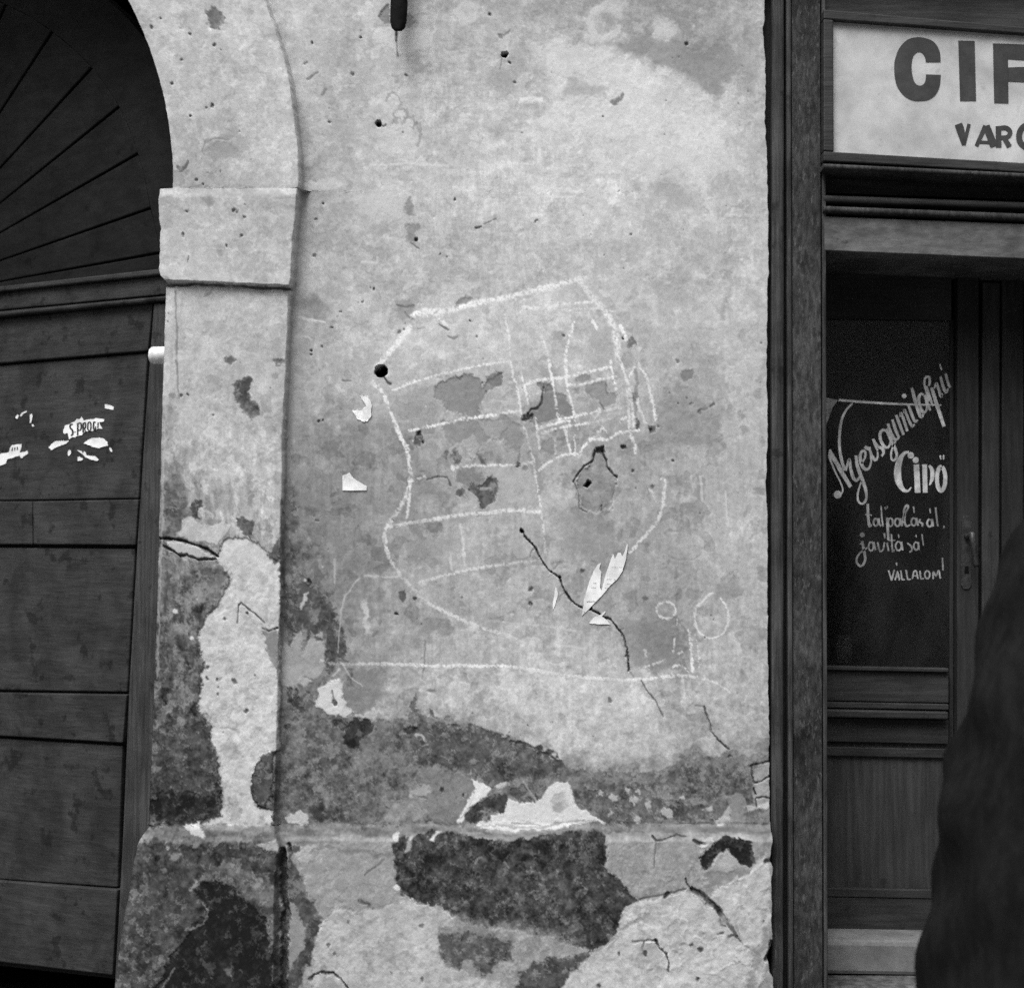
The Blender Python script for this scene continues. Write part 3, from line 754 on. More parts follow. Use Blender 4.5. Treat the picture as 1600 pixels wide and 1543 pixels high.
# the broken-out boss with its crack, below the drawing
CHIP = [(934, 706), (941, 704), (946, 716), (948, 730), (964, 746), (962, 770), (956, 790), (935, 799), (908, 796), (904, 770), (897, 751), (908, 732), (925, 722), (928, 710)]
patch(CHIP, 132, -2.4, 3.0, 4.5, .8, mott=20, part='chipped_hollow', label='crack-edged hollow where the plaster has burst right of the drawing')
crack([(930, 704), (927, 720), (913, 727), (903, 740), (895, 752)], 3, 54, 5); crack([(896, 752), (904, 770), (905, 795), (916, 800)], 2.2, 88, 3, .9)
crack([(941, 706), (947, 718), (948, 730), (956, 738), (964, 746)], 3, 58, 5); crack([(964, 746), (962, 762), (955, 790)], 2, 112, 2, .7); crack([(936, 796), (941, 786), (938, 776)], 2.2, 110, 2, .7)
patch([(932, 700), (944, 699), (945, 706), (938, 710), (932, 706)], 46, -5, 1.6, 2, .95); patch([(912, 758), (918, 750), (923, 754), (918, 761)], 26, -16, 1.2, 1, 1)
crack([(940, 790), (942, 800)], 5, 86, 3, .8); blob(946, 798, 7, 116, -1, 4, .7)
blob(974, 699, 4, 62, -4, 1.8); patch([(960, 705), (990, 702), (992, 714), (965, 716)], 122, -.4, 4, 4, .5); blob(989, 735, 2.2, 92, -2); blob(1052, 721, 2.6, 84, -2); patch([(1046, 745), (1058, 742), (1060, 756), (1050, 760)], 142, -.3, 3, 2, .6, edge=14)
blob(1020, 760, 3, 90, -1.5)
# round hole: black painted over its inside and rim as deep shade
patch([(587, 575), (592, 571), (600, 572), (605, 576), (604, 584), (598, 588), (590, 588), (586, 583)], 4, -60, 0.8, .3, 1, mott=0)
blob(595.5, 580, 10.2, 4, 0, 0.8, 1, .3)
crack([(601, 590), (606, 597), (611, 600)], 4, 70, 3, .9)
# long cracks
crack([(813, 831), (822, 840), (831, 850), (842, 865), (850, 881), (862, 893), (874, 902), (881, 918), (890, 934), (898, 942), (911, 949)], 2.6, 30, 9, .95, 2.4); blob(814, 832, 2.8, 28, -8, 1.2); crack([(836, 856), (830, 862), (828, 870)], 1.8, 96, 2, .7); crack([(866, 897), (858, 903)], 1.8, 100, 2, .7); crack([(884, 924), (876, 930), (874, 938)], 1.8, 104, 2, .6); blob(875, 902, 2.0, 46, -5)
crack([(921, 949), (931, 956), (945, 964), (954, 968), (968, 985), (976, 996), (980, 1014), (981, 1030), (983, 1046)], 2.8, 28, 9, .95, 2.4); blob(923, 950, 2.8, 26, -9, 1.3); crack([(968, 985), (976, 982)], 1.8, 100, 2, .7); crack([(983, 1046), (990, 1058)], 2, 120, 2, .7)
crack([(1003, 1063), (1010, 1077), (1022, 1092), (1030, 1106), (1036, 1118)], 2.3, 92, 3, .9)
crack([(1086, 1102), (1100, 1103)], 2.6, 110, 1, .7); crack([(1101, 1104), (1105, 1118), (1110, 1132), (1110, 1143), (1122, 1157), (1139, 1171)], 2.4, 60, 4); blob(1141, 1183, 3, 60, -3); patch([(1096, 1112), (1110, 1118), (1110, 1132), (1098, 1128)], 124, -.5, 3, 3, .6)
patch([(1125, 912), (1150, 900), (1165, 925), (1150, 940), (1120, 935)], 132, -.4, 6, 6, .6)
patch([(965, 965), (1040, 958), (1055, 985), (1060, 1040), (1020, 1055), (985, 1040), (972, 1000)], 128, 0, 8, 8, .7)
crack([(1045, 870), (1062, 876), (1085, 874), (1095, 866)], 2, 120, 1, .6)
blob(911, 891, 4, 96, -1.5, 2); blob(830, 921, 3.4, 84, -2, 1.4); blob(829, 944, 2.2, 80, -2); blob(1007, 934, 3.5, 100, -1, 2); blob(954, 1094, 3, 110, -1); blob(825, 1133, 1.6, 56, -2)
patch([(745, 960), (770, 955), (775, 985), (750, 990)], 138, 0, 6, 4, .4)

# ================= dark dado above the ledge
patch([(440, 1112), (470, 1118), (510, 1122), (560, 1120), (610, 1128), (650, 1112), (690, 1118), (715, 1136), (760, 1146), (800, 1156), (850, 1166), (872, 1180), (884, 1196), (920, 1204), (980, 1206), (1050, 1196), (1090, 1176), (1150, 1180),
       (1205, 1186), (1206, 1284), (900, 1286), (438, 1286), (438, 1200)], 106, -.8, 6, 10, .8, mott=30)
patch([(690, 1128), (760, 1146), (800, 1156), (850, 1166), (876, 1184), (884, 1200), (850, 1215), (820, 1212), (770, 1225), (735, 1212), (680, 1196), (650, 1185), (640, 1150), (665, 1125)], 84, -1, 3, 8, .8, mott=16)
crack([(800, 1160), (830, 1164), (855, 1176), (870, 1188)], 6, 52, 1.5, .8, 5); blob(845, 1177, 5, 44, -1.5, 2, .9, 4); blob(820, 1168, 4, 50, -1, 2, .8, 4)
patch([(455, 1165), (520, 1150), (560, 1180), (575, 1230), (540, 1270), (470, 1262), (448, 1220)], 98, 0, 10, 12, .55, mott=30)
patch([(548, 1180), (575, 1170), (580, 1200), (566, 1215), (552, 1205)], 150, .4, 8, 8, .6, mott=22); patch([(498, 1232), (520, 1234), (515, 1250), (500, 1248)], 146, .4, 5, 5, .6)
patch([(468, 1196), (480, 1195), (478, 1206), (470, 1208)], 148, .4, 3, 4, .6)
patch([(516, 1128), (545, 1124), (575, 1121), (583, 1130), (580, 1140), (565, 1145), (562, 1155), (555, 1170), (545, 1168), (540, 1150), (525, 1138)], 58, -1.5, 1.8, 5, .95, mott=10)
patch([(630, 1140), (645, 1130), (652, 1138), (648, 1147), (635, 1148)], 60, -1.5, 1.8, 3, .92); patch([(648, 1146), (660, 1148), (664, 1156), (650, 1152)], 176, .6, 1.8, 3, .9); patch([(712, 1144), (726, 1146), (728, 1158), (716, 1158)], 66, -1, 2, 3, .8)
patch([(660, 1196), (690, 1196), (715, 1206), (745, 1222), (738, 1258), (715, 1284), (668, 1280), (656, 1255), (640, 1232)], 124, .8, 2.5, 5, .8, mott=10)
patch([(640, 1236), (662, 1228), (668, 1224), (672, 1236), (650, 1246), (636, 1250)], 160, .6, 2, 4, .8); crack([(645, 1244), (668, 1246)], 3, 80, 1.5, .8); blob(692, 1234, 3.6, 74, -2, 1.6); blob(725, 1241, 2, 50, -3)
patch([(610, 1255), (660, 1240), (670, 1270), (650, 1282), (600, 1284)], 146, .4, 5, 7, .7, mott=24); patch([(482, 1264), (500, 1256), (540, 1270), (545, 1284), (490, 1282)], 62, -.6, 5, 5, .85)
patch([(445, 1276), (460, 1270), (472, 1266), (484, 1276), (480, 1286), (450, 1288)], 192, 1.2, 2, 3, .9)
WEDGE = [(737, 1217), (754, 1222), (768, 1231), (757, 1245), (739, 1258), (728, 1272), (724, 1284), (713, 1285), (727, 1260), (739, 1238), (740, 1228)]
patch(WEDGE, 208, .8, 1.3, 2, 1, mott=6, part='white_plaster_patch', label='white plaster wedge just above the ledge, left of the larger white patch')
WHITE = [(757, 1276), (772, 1274), (786, 1265), (796, 1246), (812, 1252), (834, 1252), (850, 1243), (853, 1233), (866, 1224), (888, 1222), (894, 1233), (898, 1259), (917, 1268), (936, 1278), (944, 1284), (900, 1288), (870, 1294), (830, 1298), (790, 1302), (760, 1296), (742, 1290)]
patch(WHITE, 200, .8, 1.4, 2.5, 1, mott=6, part='white_plaster_patch', label='larger bright white plaster patch lying on the ledge')
for w_ in ([(742, 1292), (780, 1290), (830, 1294), (880, 1286)], [(760, 1298), (810, 1300), (850, 1296)], [(800, 1286), (850, 1288), (900, 1283), (935, 1284)]):
    crack(w_, 4, 118, .5, .65, 4)
patch([(865, 1240), (884, 1238), (886, 1262), (876, 1268), (864, 1262)], 168, -.5, 3, 3, .8); blob(873, 1262, 8, 146, -.4, 3, .8)
patch([(770, 1236), (792, 1239), (796, 1250), (786, 1269), (772, 1272), (757, 1266), (739, 1265), (740, 1255), (757, 1249)], 72, -1, 1.6, 4, .95, mott=10); patch([(727, 1274), (745, 1263), (763, 1275), (766, 1284), (728, 1284)], 76, -.8, 2, 4, .92, mott=26)
patch([(796, 1232), (818, 1226), (838, 1246), (827, 1252), (812, 1252), (799, 1243)], 82, -.8, 1.6, 4, .95); crack([(818, 1222), (830, 1240), (838, 1250)], 3, 158, -.4, .8); patch([(772, 1226), (790, 1218), (796, 1226), (786, 1232), (776, 1232)], 168, .6, 1.8, 3, .85)
crack([(950, 1284), (1000, 1284), (1060, 1286), (1200, 1286)], 3, 70, 1.5, .6, 2)
patch([(905, 1212), (960, 1222), (1010, 1218), (1090, 1195), (1175, 1200), (1180, 1245), (1100, 1270), (1010, 1282), (950, 1280), (910, 1258), (900, 1235)], 90, 0, 6, 8, .6, mott=26)
for q in ((935, 1240, 6), (958, 1244, 7), (978, 1237, 6), (989, 1250, 8), (1012, 1254, 9), (996, 1276, 8), (1042, 1272, 10), (1062, 1244, 5), (1105, 1262, 8), (1000, 1236, 4), (1125, 1280, 6), (956, 1268, 4)):
    patch(ring_pts(q[0], q[1], q[2] * .85, q[2] * .6, n=10)[:-1], 176, .5, 1.8, 5, .9)
patch([(1133, 1244), (1160, 1240), (1166, 1256), (1160, 1288), (1138, 1290), (1142, 1262)], 134, .5, 2, 4, .85); patch([(1126, 1276), (1140, 1264), (1142, 1288), (1124, 1288)], 176, .6, 2, 3, .85)
patch([(1176, 1200), (1203, 1194), (1204, 1262), (1182, 1262), (1178, 1240)], 160, .4, 2, 3, .8); patch([(1164, 1258), (1195, 1254), (1202, 1250), (1200, 1262), (1168, 1266)], 190, .6, 2, 3, .8)
crack([(1172, 1196), (1186, 1193), (1204, 1190)], 3.2, 48, 4); crack([(1174, 1198), (1175, 1210), (1178, 1222), (1190, 1220), (1204, 1212)], 3, 48, 4); crack([(1178, 1230), (1181, 1240)], 3.4, 40, 4); crack([(1182, 1246), (1196, 1244), (1204, 1246)], 3, 56, 3); crack([(1181, 1248), (1182, 1260)], 2.4, 66, 3)

# ================= ledge and plinth
patch([(222, 1292), (300, 1287), (430, 1290), (520, 1290), (610, 1290), (710, 1290), (740, 1296), (610, 1306), (520, 1306), (470, 1312), (440, 1322), (400, 1312), (360, 1318), (330, 1314), (300, 1322), (260, 1318), (235, 1308), (214, 1322)], 122, .5, 3, 5, .85, mott=22)
patch([(213, 1322), (222, 1298), (240, 1292), (250, 1302), (232, 1312), (224, 1330)], 148, .5, 3, 4, .8, mott=34); patch([(288, 1286), (312, 1281), (319, 1296), (318, 1308), (306, 1306), (298, 1298)], 198, 1.6, 1.6, 3, .95)
patch([(400, 1318), (432, 1312), (440, 1330), (428, 1334), (412, 1326)], 172, 1.4, 1.8, 3, .9); crack([(452, 1318), (455, 1330)], 5, 22, 8, 1, 1); patch([(358, 1322), (370, 1324), (368, 1336), (360, 1332)], 216, 1, 1.3, 1, .95)
patch([(930, 1288), (1000, 1290), (1206, 1290), (1206, 1300), (1000, 1300), (930, 1296)], 118, .3, 3, 3, .7); patch([(760, 1300), (842, 1300), (930, 1290), (930, 1297), (850, 1306), (796, 1312), (740, 1304)], 134, .5, 2, 3, .85); crack([(742, 1297), (790, 1304), (850, 1301), (900, 1292)], 2.4, 92, .8, .7, 3)
PB = [(213, 1322), (250, 1318), (262, 1330), (300, 1324), (345, 1322), (400, 1320), (438, 1334), (440, 1580), (170, 1580), (190, 1430)]
patch(PB, 78, -1, 3, 5, .9, mott=20)
patch([(300, 1388), (318, 1372), (345, 1380), (370, 1392), (395, 1410), (415, 1430), (424, 1470), (424, 1580), (230, 1580), (262, 1500), (300, 1450), (322, 1425), (325, 1408), (310, 1395)], 38, -2, 2.5, 6, .95, mott=12)
patch([(334, 1340), (352, 1346), (400, 1362), (432, 1386), (434, 1420), (412, 1412), (400, 1408), (362, 1382), (330, 1366), (318, 1376), (306, 1384), (304, 1370), (326, 1356)], 108, .6, 2.5, 6, .85, mott=20)
patch([(398, 1370), (410, 1378), (408, 1388), (396, 1384)], 150, .5, 3, 4, .8); patch([(415, 1425), (432, 1428), (430, 1470), (420, 1480), (414, 1450)], 108, .6, 2.5, 5, .85, mott=20)
patch([(235, 1450), (290, 1425), (320, 1415), (322, 1432), (300, 1455), (262, 1470), (240, 1500), (220, 1520), (210, 1480)], 74, .3, 6, 8, .7, mott=22)
crack([(255, 1543), (265, 1525), (272, 1510)], 4, 122, -.5, .7, 3); crack([(292, 1452), (306, 1448), (318, 1442), (324, 1425), (320, 1410)], 4, 118, -.8, .75, 4); crack([(300, 1388), (310, 1378)], 6, 150, -.8, .85, 3); blob(256, 1358, 6, 130, .6, 3, .8, 4); patch([(266, 1335), (285, 1332), (280, 1342), (268, 1344)], 140, .8, 2.5, 4, .8)
blob(246, 1342, 5, 40, -2, 2.5, .9); blob(338, 1343, 8, 48, -1.5, 2.5, .9, 3, 11); blob(262, 1326, 3.4, 150, .6); blob(235, 1400, 12, 92, .3, 9, .6, 6)
patch([(320, 1520), (350, 1505), (380, 1515), (370, 1540), (330, 1545)], 60, .5, 10, 8, .6); patch([(350, 1516), (360, 1512), (362, 1522), (352, 1524)], 112, .5, 2.5, 3, .8)
crack([(440, 1330), (443, 1360), (446, 1420), (444, 1480), (442, 1575)], 15, 40, 16, .95, 2)
patch([(452, 1320), (466, 1322), (472, 1350), (474, 1380), (484, 1402), (504, 1438), (494, 1460), (486, 1500), (476, 1522), (456, 1575), (444, 1575), (447, 1400)], 80, -1.2, 3, 5, .92, mott=18)
patch([(455, 1408), (464, 1416), (476, 1450), (478, 1478), (466, 1494), (452, 1512), (450, 1460)], 146, 1, 1.8, 4, .95); patch([(478, 1440), (496, 1436), (504, 1446), (490, 1462), (482, 1480)], 66, -1, 2.5, 4, .8)
GA = [(455, 1338), (470, 1330), (500, 1318), (560, 1312), (612, 1314), (614, 1340), (618, 1370), (622, 1395), (626, 1406), (590, 1416), (560, 1425), (525, 1416), (508, 1436), (498, 1428), (476, 1396), (468, 1362)]
patch(GA, 148, .6, 2, 4, .95, mott=16)
crack([(466, 1316), (500, 1318), (540, 1328), (612, 1334)], 9, 100, .8, .55, 6); crack([(571, 1366), (585, 1355), (600, 1342)], 4, 94, 1.5, .8); crack([(562, 1408), (575, 1412), (578, 1416)], 6, 72, 2, .85); crack([(525, 1404), (535, 1410)], 3, 120, 1, .7); patch([(458, 1335), (472, 1328), (498, 1312), (492, 1340), (470, 1350)], 170, .6, 3, 4, .7)
patch([(562, 1420), (580, 1414), (590, 1420), (575, 1426)], 120, 0, 3, 3, .7)
DM = [(613, 1318), (622, 1306), (632, 1300), (640, 1316), (655, 1304), (672, 1299), (700, 1297), (740, 1306), (796, 1314), (850, 1304), (900, 1298), (947, 1298), (945, 1330), (946, 1355), (960, 1370), (978, 1385), (990, 1400), (998, 1405), (985, 1412), (972, 1416),
      (970, 1440), (965, 1458), (950, 1474), (925, 1484), (905, 1480), (880, 1470), (850, 1462), (820, 1456), (780, 1450), (740, 1444), (712, 1436), (704, 1428), (692, 1416), (650, 1408), (630, 1400), (622, 1380), (617, 1350)]
patch([(690, 1420), (760, 1440), (860, 1450), (960, 1450), (940, 1490), (880, 1500), (830, 1516), (800, 1575), (690, 1575), (690, 1490)], 150, .2, 4, 6, .9, mott=20)
patch(DM, 66, -1.6, 1.8, 4, 1, mott=24, edge=6, part='dark_stained_patch', label='broad dark stained patch in the middle of the plinth')
patch([(696, 1424), (730, 1432), (790, 1440), (850, 1450), (905, 1464), (900, 1474), (860, 1476), (826, 1488), (800, 1476), (770, 1460), (720, 1456), (690, 1450)], 136, .3, 9, 8, .7, mott=26)
patch([(692, 1458), (721, 1455), (768, 1458), (801, 1471), (803, 1494), (776, 1508), (760, 1522), (744, 1519), (731, 1497), (712, 1513), (696, 1502), (686, 1480)], 88, -.8, 3.5, 5, .92, mott=18)
patch([(786, 1345), (830, 1350), (900, 1345), (930, 1400), (880, 1440), (800, 1425), (770, 1380)], 84, .3, 20, 12, .6, mott=30); patch([(700, 1355), (770, 1350), (790, 1390), (720, 1400)], 90, .3, 14, 10, .55, mott=26)
patch([(614, 1302), (622, 1297), (624, 1314), (616, 1316)], 206, 1.6, 1.4, 2, .95); patch([(636, 1312), (648, 1302), (640, 1328), (633, 1332)], 172, 1.4, 1.6, 2, .9); patch([(673, 1312), (680, 1298), (694, 1298), (682, 1304), (679, 1316)], 192, 1.4, 1.5, 2, .92); blob(621, 1385, 5, 206, 1, 1.6); blob(756, 1340, 5, 112, .4, 2, .8); crack([(742, 1350), (746, 1340), (752, 1338)], 3, 120, -.4, .7); blob(784, 1362, 8, 104, .3, 3, .8)
PALE = [(500, 1442), (512, 1428), (526, 1414), (545, 1424), (590, 1418), (625, 1408), (645, 1406), (682, 1416), (705, 1424), (708, 1440), (688, 1450), (684, 1462), (690, 1486), (700, 1512), (730, 1520), (770, 1530), (798, 1550), (798, 1580), (476, 1580), (486, 1520), (494, 1470)]
patch(PALE, 174, .8, 1.8, 4, 1, mott=12, edge=8, part='pale_render_patch', label='pale render patch low on the plinth, left of the dark stain')
crack([(484, 1530), (490, 1522), (500, 1518), (512, 1521), (522, 1520), (532, 1530), (544, 1543)], 4.5, 58, 5, .95, 3); patch([(496, 1530), (520, 1526), (530, 1545), (500, 1575), (488, 1560)], 150, .5, 3, 4, .7); blob(482, 1536, 7, 150, .8, 2.5, .9, 3)
for q in ((513, 1474, 3), (523, 1489, 3.5), (573, 1494, 2), (596, 1484, 2), (545, 1440, 2.4), (660, 1446, 3), (612, 1520, 2.4), (660, 1530, 3)):
    blob(q[0], q[1], q[2], 112, -1.5, 1.5)
GB = [(948, 1302), (1000, 1298), (1060, 1304), (1105, 1300), (1116, 1312), (1095, 1335), (1085, 1350), (1075, 1370), (1072, 1385), (1050, 1395), (1020, 1402), (1000, 1405), (985, 1390), (965, 1372), (948, 1355), (945, 1330)]
patch(GB, 150, .8, 1.8, 3, 1, mott=18, edge=5, part='grey_render_patch', label='squarish grey render patch between dark stain and right corner')
crack([(1020, 1306), (1026, 1313), (1036, 1312), (1058, 1303), (1072, 1306)], 4, 52, 4, .9); crack([(1025, 1314), (1024, 1335), (1022, 1355)], 2.4, 92, 2, .8); crack([(1085, 1312), (1092, 1317), (1100, 1318)], 5, 44, 5, .9); patch([(1102, 1312), (1118, 1304), (1112, 1322), (1098, 1340), (1092, 1332)], 188, .8, 2, 3, .8)
PR = [(972, 1420), (995, 1410), (1040, 1400), (1074, 1388), (1102, 1402), (1130, 1384), (1168, 1362), (1190, 1344), (1204, 1350), (1204, 1500), (1170, 1580), (800, 1580), (815, 1540), (838, 1516), (880, 1500), (940, 1484), (962, 1462), (972, 1436)]
patch(PR, 182, 1.0, 1.8, 4, 1, mott=14, edge=8, part='pale_render_patch', label='pale cracked render patch in the plinth corner beside the shopfront')
patch([(805, 1580), (808, 1522), (838, 1504), (890, 1494), (930, 1484), (912, 1505), (880, 1528), (868, 1580)], 84, -.8, 2.5, 6, .95, mott=14)
patch([(1118, 1312), (1135, 1304), (1160, 1311), (1175, 1314), (1178, 1345), (1170, 1355), (1158, 1352), (1150, 1340), (1140, 1330), (1125, 1330), (1115, 1345), (1103, 1360), (1098, 1350), (1095, 1342), (1105, 1330)], 44, -2, 1.6, 3, 1, mott=8)
patch([(1112, 1350), (1118, 1338), (1127, 1331), (1140, 1333), (1150, 1346), (1154, 1354), (1140, 1362), (1116, 1362)], 162, .6, 1.6, 2, .95); patch([(1100, 1366), (1130, 1360), (1170, 1360), (1140, 1376), (1110, 1384)], 128, -.4, 4, 4, .7)
crack([(1172, 1362), (1182, 1352), (1192, 1344)], 5, 196, -.8, .7, 2); crack([(1196, 1345), (1205, 1342)], 6, 50, 3, .9)
crack([(1071, 1372), (1074, 1382), (1082, 1390)], 4, 60, 4); crack([(1082, 1388), (1096, 1398), (1110, 1410), (1124, 1424)], 11, 44, 8, .92, 2); crack([(1124, 1424), (1140, 1446), (1156, 1470)], 6, 72, 4, .85, 2); crack([(1086, 1394), (1096, 1404), (1108, 1416)], 10, 112, 2, .6, 4)
crack([(1000, 1405), (1020, 1400), (1042, 1396), (1072, 1388)], 3, 96, 2, .8); crack([(1038, 1402), (1044, 1396)], 5, 50, 4, .9); crack([(968, 1452), (985, 1444), (1005, 1436), (1015, 1428)], 8, 118, 1.2, .6, 4); crack([(950, 1484), (966, 1464)], 5, 120, 1, .6, 3)
crack([(990, 1470), (1006, 1470), (1016, 1468), (1026, 1470)], 4, 104, 2.5, .7, 2); crack([(1004, 1486), (1006, 1472)], 4, 84, 3, .8); crack([(1025, 1469), (1030, 1480), (1042, 1490), (1046, 1504), (1045, 1518)], 4, 58, 5, .92, 2); patch([(1006, 1474), (1024, 1472), (1040, 1492), (1044, 1520), (1020, 1560), (1005, 1520), (996, 1500)], 162, -.6, 3, 4, .7)
blob(1132, 1438, 7, 150, .8, 2, .8, 3); crack([(1124, 1432), (1126, 1444), (1134, 1446)], 2.6, 92, 2, .8); crack([(1122, 1458), (1130, 1456)], 5, 66, 3, .85); crack([(1138, 1462), (1146, 1460)], 5, 58, 3, .85); crack([(1150, 1446), (1160, 1475), (1190, 1492)], 2.4, 120, 1.5, .7)
patch([(1206, 1470), (1192, 1490), (1180, 1510), (1184, 1580), (1160, 1580), (1166, 1530), (1180, 1480), (1200, 1440)], 124, -.6, 8, 6, .75); crack([(1204, 1470), (1202, 1486), (1196, 1498)], 7, 44, 8, .9)
patch([(1198, 1500), (1190, 1512), (1196, 1530), (1206, 1534), (1206, 1500)], 158, .8, 2, 2, .85)
for q in ((967, 1490, 3.5), (1008, 1490, 4), (1095, 1482, 4), (1080, 1476, 3), (1150, 1462, 3), (1192, 1438, 2.5), (935, 1540, 3), (1090, 1530, 2.4)):
    blob(q[0], q[1], q[2], 84, -2, 1.8)

# rust run below the iron bar
crack([(619, 50), (619, 64)], 5, 46, 1, .95, 1); crack([(619, 64), (621, 78), (622, 88)], 3, 92, .6, .8, 1.5)

# ================= chalk
K = chalk
K([(588, 574), (600, 560), (612, 546), (626, 530), (640, 512)], 11, 1.0, 'chalk_drawing')
K([(648, 492), (665, 487), (690, 487), (720, 480), (752, 472), (790, 465), (830, 455), (870, 446), (906, 435)], 11, .85, soft=1.5)
K([(656, 490), (672, 488), (688, 490)], 16, .75, soft=3)
K([(905, 436), (916, 452), (930, 470), (944, 484), (956, 505), (963, 530), (966, 555)], 11, .72, soft=2)
K([(966, 555), (972, 572), (979, 592), (985, 612), (988, 640), (990, 665)], 6, .75)
K([(817, 480), (845, 482), (875, 476), (905, 474), (925, 472)], 5.5, .8); K([(830, 478), (880, 484), (920, 482), (960, 486)], 3.5, .45)
K([(583, 597), (588, 605)], 5, .8); K([(591, 604), (602, 622), (613, 648), (620, 670), (630, 692), (638, 712), (641, 735), (641, 752), (636, 770), (626, 790), (615, 808), (602, 826)], 7.5, .72)
K([(602, 826), (601, 840), (605, 862), (616, 885), (630, 904), (645, 918), (658, 934)], 7, .6)
K([(618, 660), (628, 686), (638, 704)], 8, .7); K([(668, 942), (692, 954), (722, 968), (750, 980), (780, 988), (806, 998)], 7, .5)
K([(641, 760), (639, 785), (636, 808)], 5, .8); K([(636, 697), (646, 689)], 4, .8); K([(640, 752), (652, 748), (664, 744)], 4.5, .75)
K([(614, 609), (650, 596), (690, 585), (730, 576), (765, 569), (796, 565)], 4.4, .8)
K([(640, 673), (680, 665), (720, 656), (760, 650), (790, 645), (814, 642)], 5.5, .85)
K([(708, 731), (750, 727), (800, 726), (834, 722)], 5, .55); K([(707, 730), (710, 733)], 9, .9)
K([(608, 823), (650, 815), (690, 809), (720, 804), (760, 801), (800, 797), (842, 800)], 7, .62)
K([(655, 910), (690, 900), (730, 890), (770, 884), (810, 878), (836, 876)], 6, .5)
K([(789, 492), (795, 525), (797, 556)], 3, .55); K([(798, 564), (801, 585), (808, 606), (812, 630), (816, 652)], 4.4, .8); K([(818, 665), (826, 690), (833, 718), (838, 748), (844, 790)], 3.8, .6); K([(846, 800), (850, 830), (853, 866)], 4.5, .5)
K([(847, 525), (856, 556), (862, 590), (867, 618), (871, 645), (874, 655)], 4.4, .75)
K([(897, 505), (886, 540), (884, 575), (887, 610), (894, 632), (899, 655)], 4.8, .75); K([(899, 655), (903, 672)], 3, .5)
K([(816, 590), (821, 612), (826, 632)], 3.8, .85); K([(836, 652), (840, 676), (843, 700)], 4.2, .9)
K([(954, 565), (958, 585), (963, 608)], 5, .8); K([(967, 615), (968, 640), (969, 660)], 3, .5)
K([(821, 601), (845, 594), (880, 590), (915, 582), (955, 573)], 5.4, .72); K([(886, 602), (915, 600), (940, 592), (962, 588)], 4.4, .6); K([(825, 619), (850, 612)], 4, .5)
K([(872, 656), (900, 650), (940, 642), (970, 637)], 5, .7); K([(839, 670), (870, 661), (890, 657)], 4.2, .85); K([(846, 678), (875, 668), (915, 662)], 5, .75); K([(916, 662), (940, 657), (960, 652)], 4, .4); K([(969, 656), (980, 652), (994, 652)], 6, .9)
K([(843, 734), (858, 722), (876, 713), (892, 709), (904, 710), (912, 699), (922, 688), (938, 686), (952, 687), (964, 677), (980, 674), (998, 672)], 5.4, .88); K([(904, 716), (912, 698), (926, 684), (942, 668)], 4.5, .65); K([(940, 666), (949, 676)], 4, .7)
K([(882, 669), (887, 688), (892, 706)], 4, .7); K([(897, 680), (899, 706)], 3.4, .55); K([(868, 690), (868, 716)], 3.5, .4)
K([(997, 568), (1004, 580), (1011, 592), (1016, 612), (1022, 640), (1024, 655)], 5, .72); K([(991, 574), (984, 590)], 4, .75); K([(994, 616), (999, 638), (1008, 660)], 6, .6); K([(981, 612), (982, 640), (985, 680)], 7, .7)
K([(925, 500), (933, 514)], 6, .85); K([(970, 509), (976, 524), (979, 532)], 6.5, .9); K([(936, 640), (930, 650)], 9, .7); K([(985, 680), (991, 692), (993, 708)], 5.5, .85)
K([(1040, 750), (1037, 778), (1031, 806), (1016, 828), (1000, 846), (984, 863)], 7, .8); K([(1012, 760), (1024, 778)], 3.5, .5)
K([(502, 1032), (520, 1036), (560, 1037), (620, 1037), (680, 1040), (740, 1040), (800, 1041), (850, 1049), (900, 1056), (950, 1061), (990, 1062), (1040, 1057), (1070, 1056), (1090, 1058)], 5.8, .66)
K([(1090, 1058), (1112, 1064), (1128, 1072), (1141, 1082)], 4, .6)
K(ring_pts(1041, 953, 15, 13), 4, .55); K(ring_pts(1112, 964, 27, 33, -60, 220), 4.5, .5); K([(1092, 945), (1106, 930), (1114, 926)], 4.5, .5)
K([(1058, 965), (1055, 990), (1052, 1018)], 2.4, .55); K([(1077, 985), (1079, 1005), (1081, 1030), (1083, 1050)], 6, .75); K([(1086, 990), (1091, 1012), (1093, 1042)], 4, .55); K([(1050, 1052), (1052, 1042), (1060, 1038), (1068, 1042), (1075, 1050)], 4, .65); K([(1066, 1058), (1069, 1075), (1070, 1092)], 4, .5); K([(1010, 1042), (1025, 1036), (1040, 1030)], 3, .5); K([(1008, 1015), (1010, 1030)], 3.5, .5); K([(1058, 1022), (1066, 1018)], 4, .6)

# grime breaks up the dark places, crumbly relief the bare ones
dkm = sst(132, 96, T)
fk = sst(0.20, 0.34, fbm(X + wx2 * 5, Y + wy2 * 5, 11, 35, 4, 0.7))
fd = sst(0.16, 0.36, fbm(X + wx2 * 5, Y + wy2 * 5, 17, 1, 4, 0.7))
T = T + dkm * (fbm(X, Y, 26, 7, 3) * 10 + fbm(X, Y, 5, 11, 3) * 10 + fk * 30 - fd * 16)
HT = HT + dkm * (fk * 0.7 + fbm(X, Y, 8, 18, 3) * 0.5)
brm = sst(140, 166, T) * np.where(isp, sst(850, 900, Y), sst(1296, 1330, Y))
HT = HT + brm * (fbm(X + wx * 5, Y + wy * 5, 42, 3, 4, 0.6) * 1.5 + fbm(X, Y, 8, 39, 3, 0.7) * 0.5)
T = T + brm * (fbm(X, Y, 34, 14, 4) * 9 - 16 * sst(0.22, 0.4, fbm(X + wx2 * 3, Y + wy2 * 3, 10, 2, 3)))
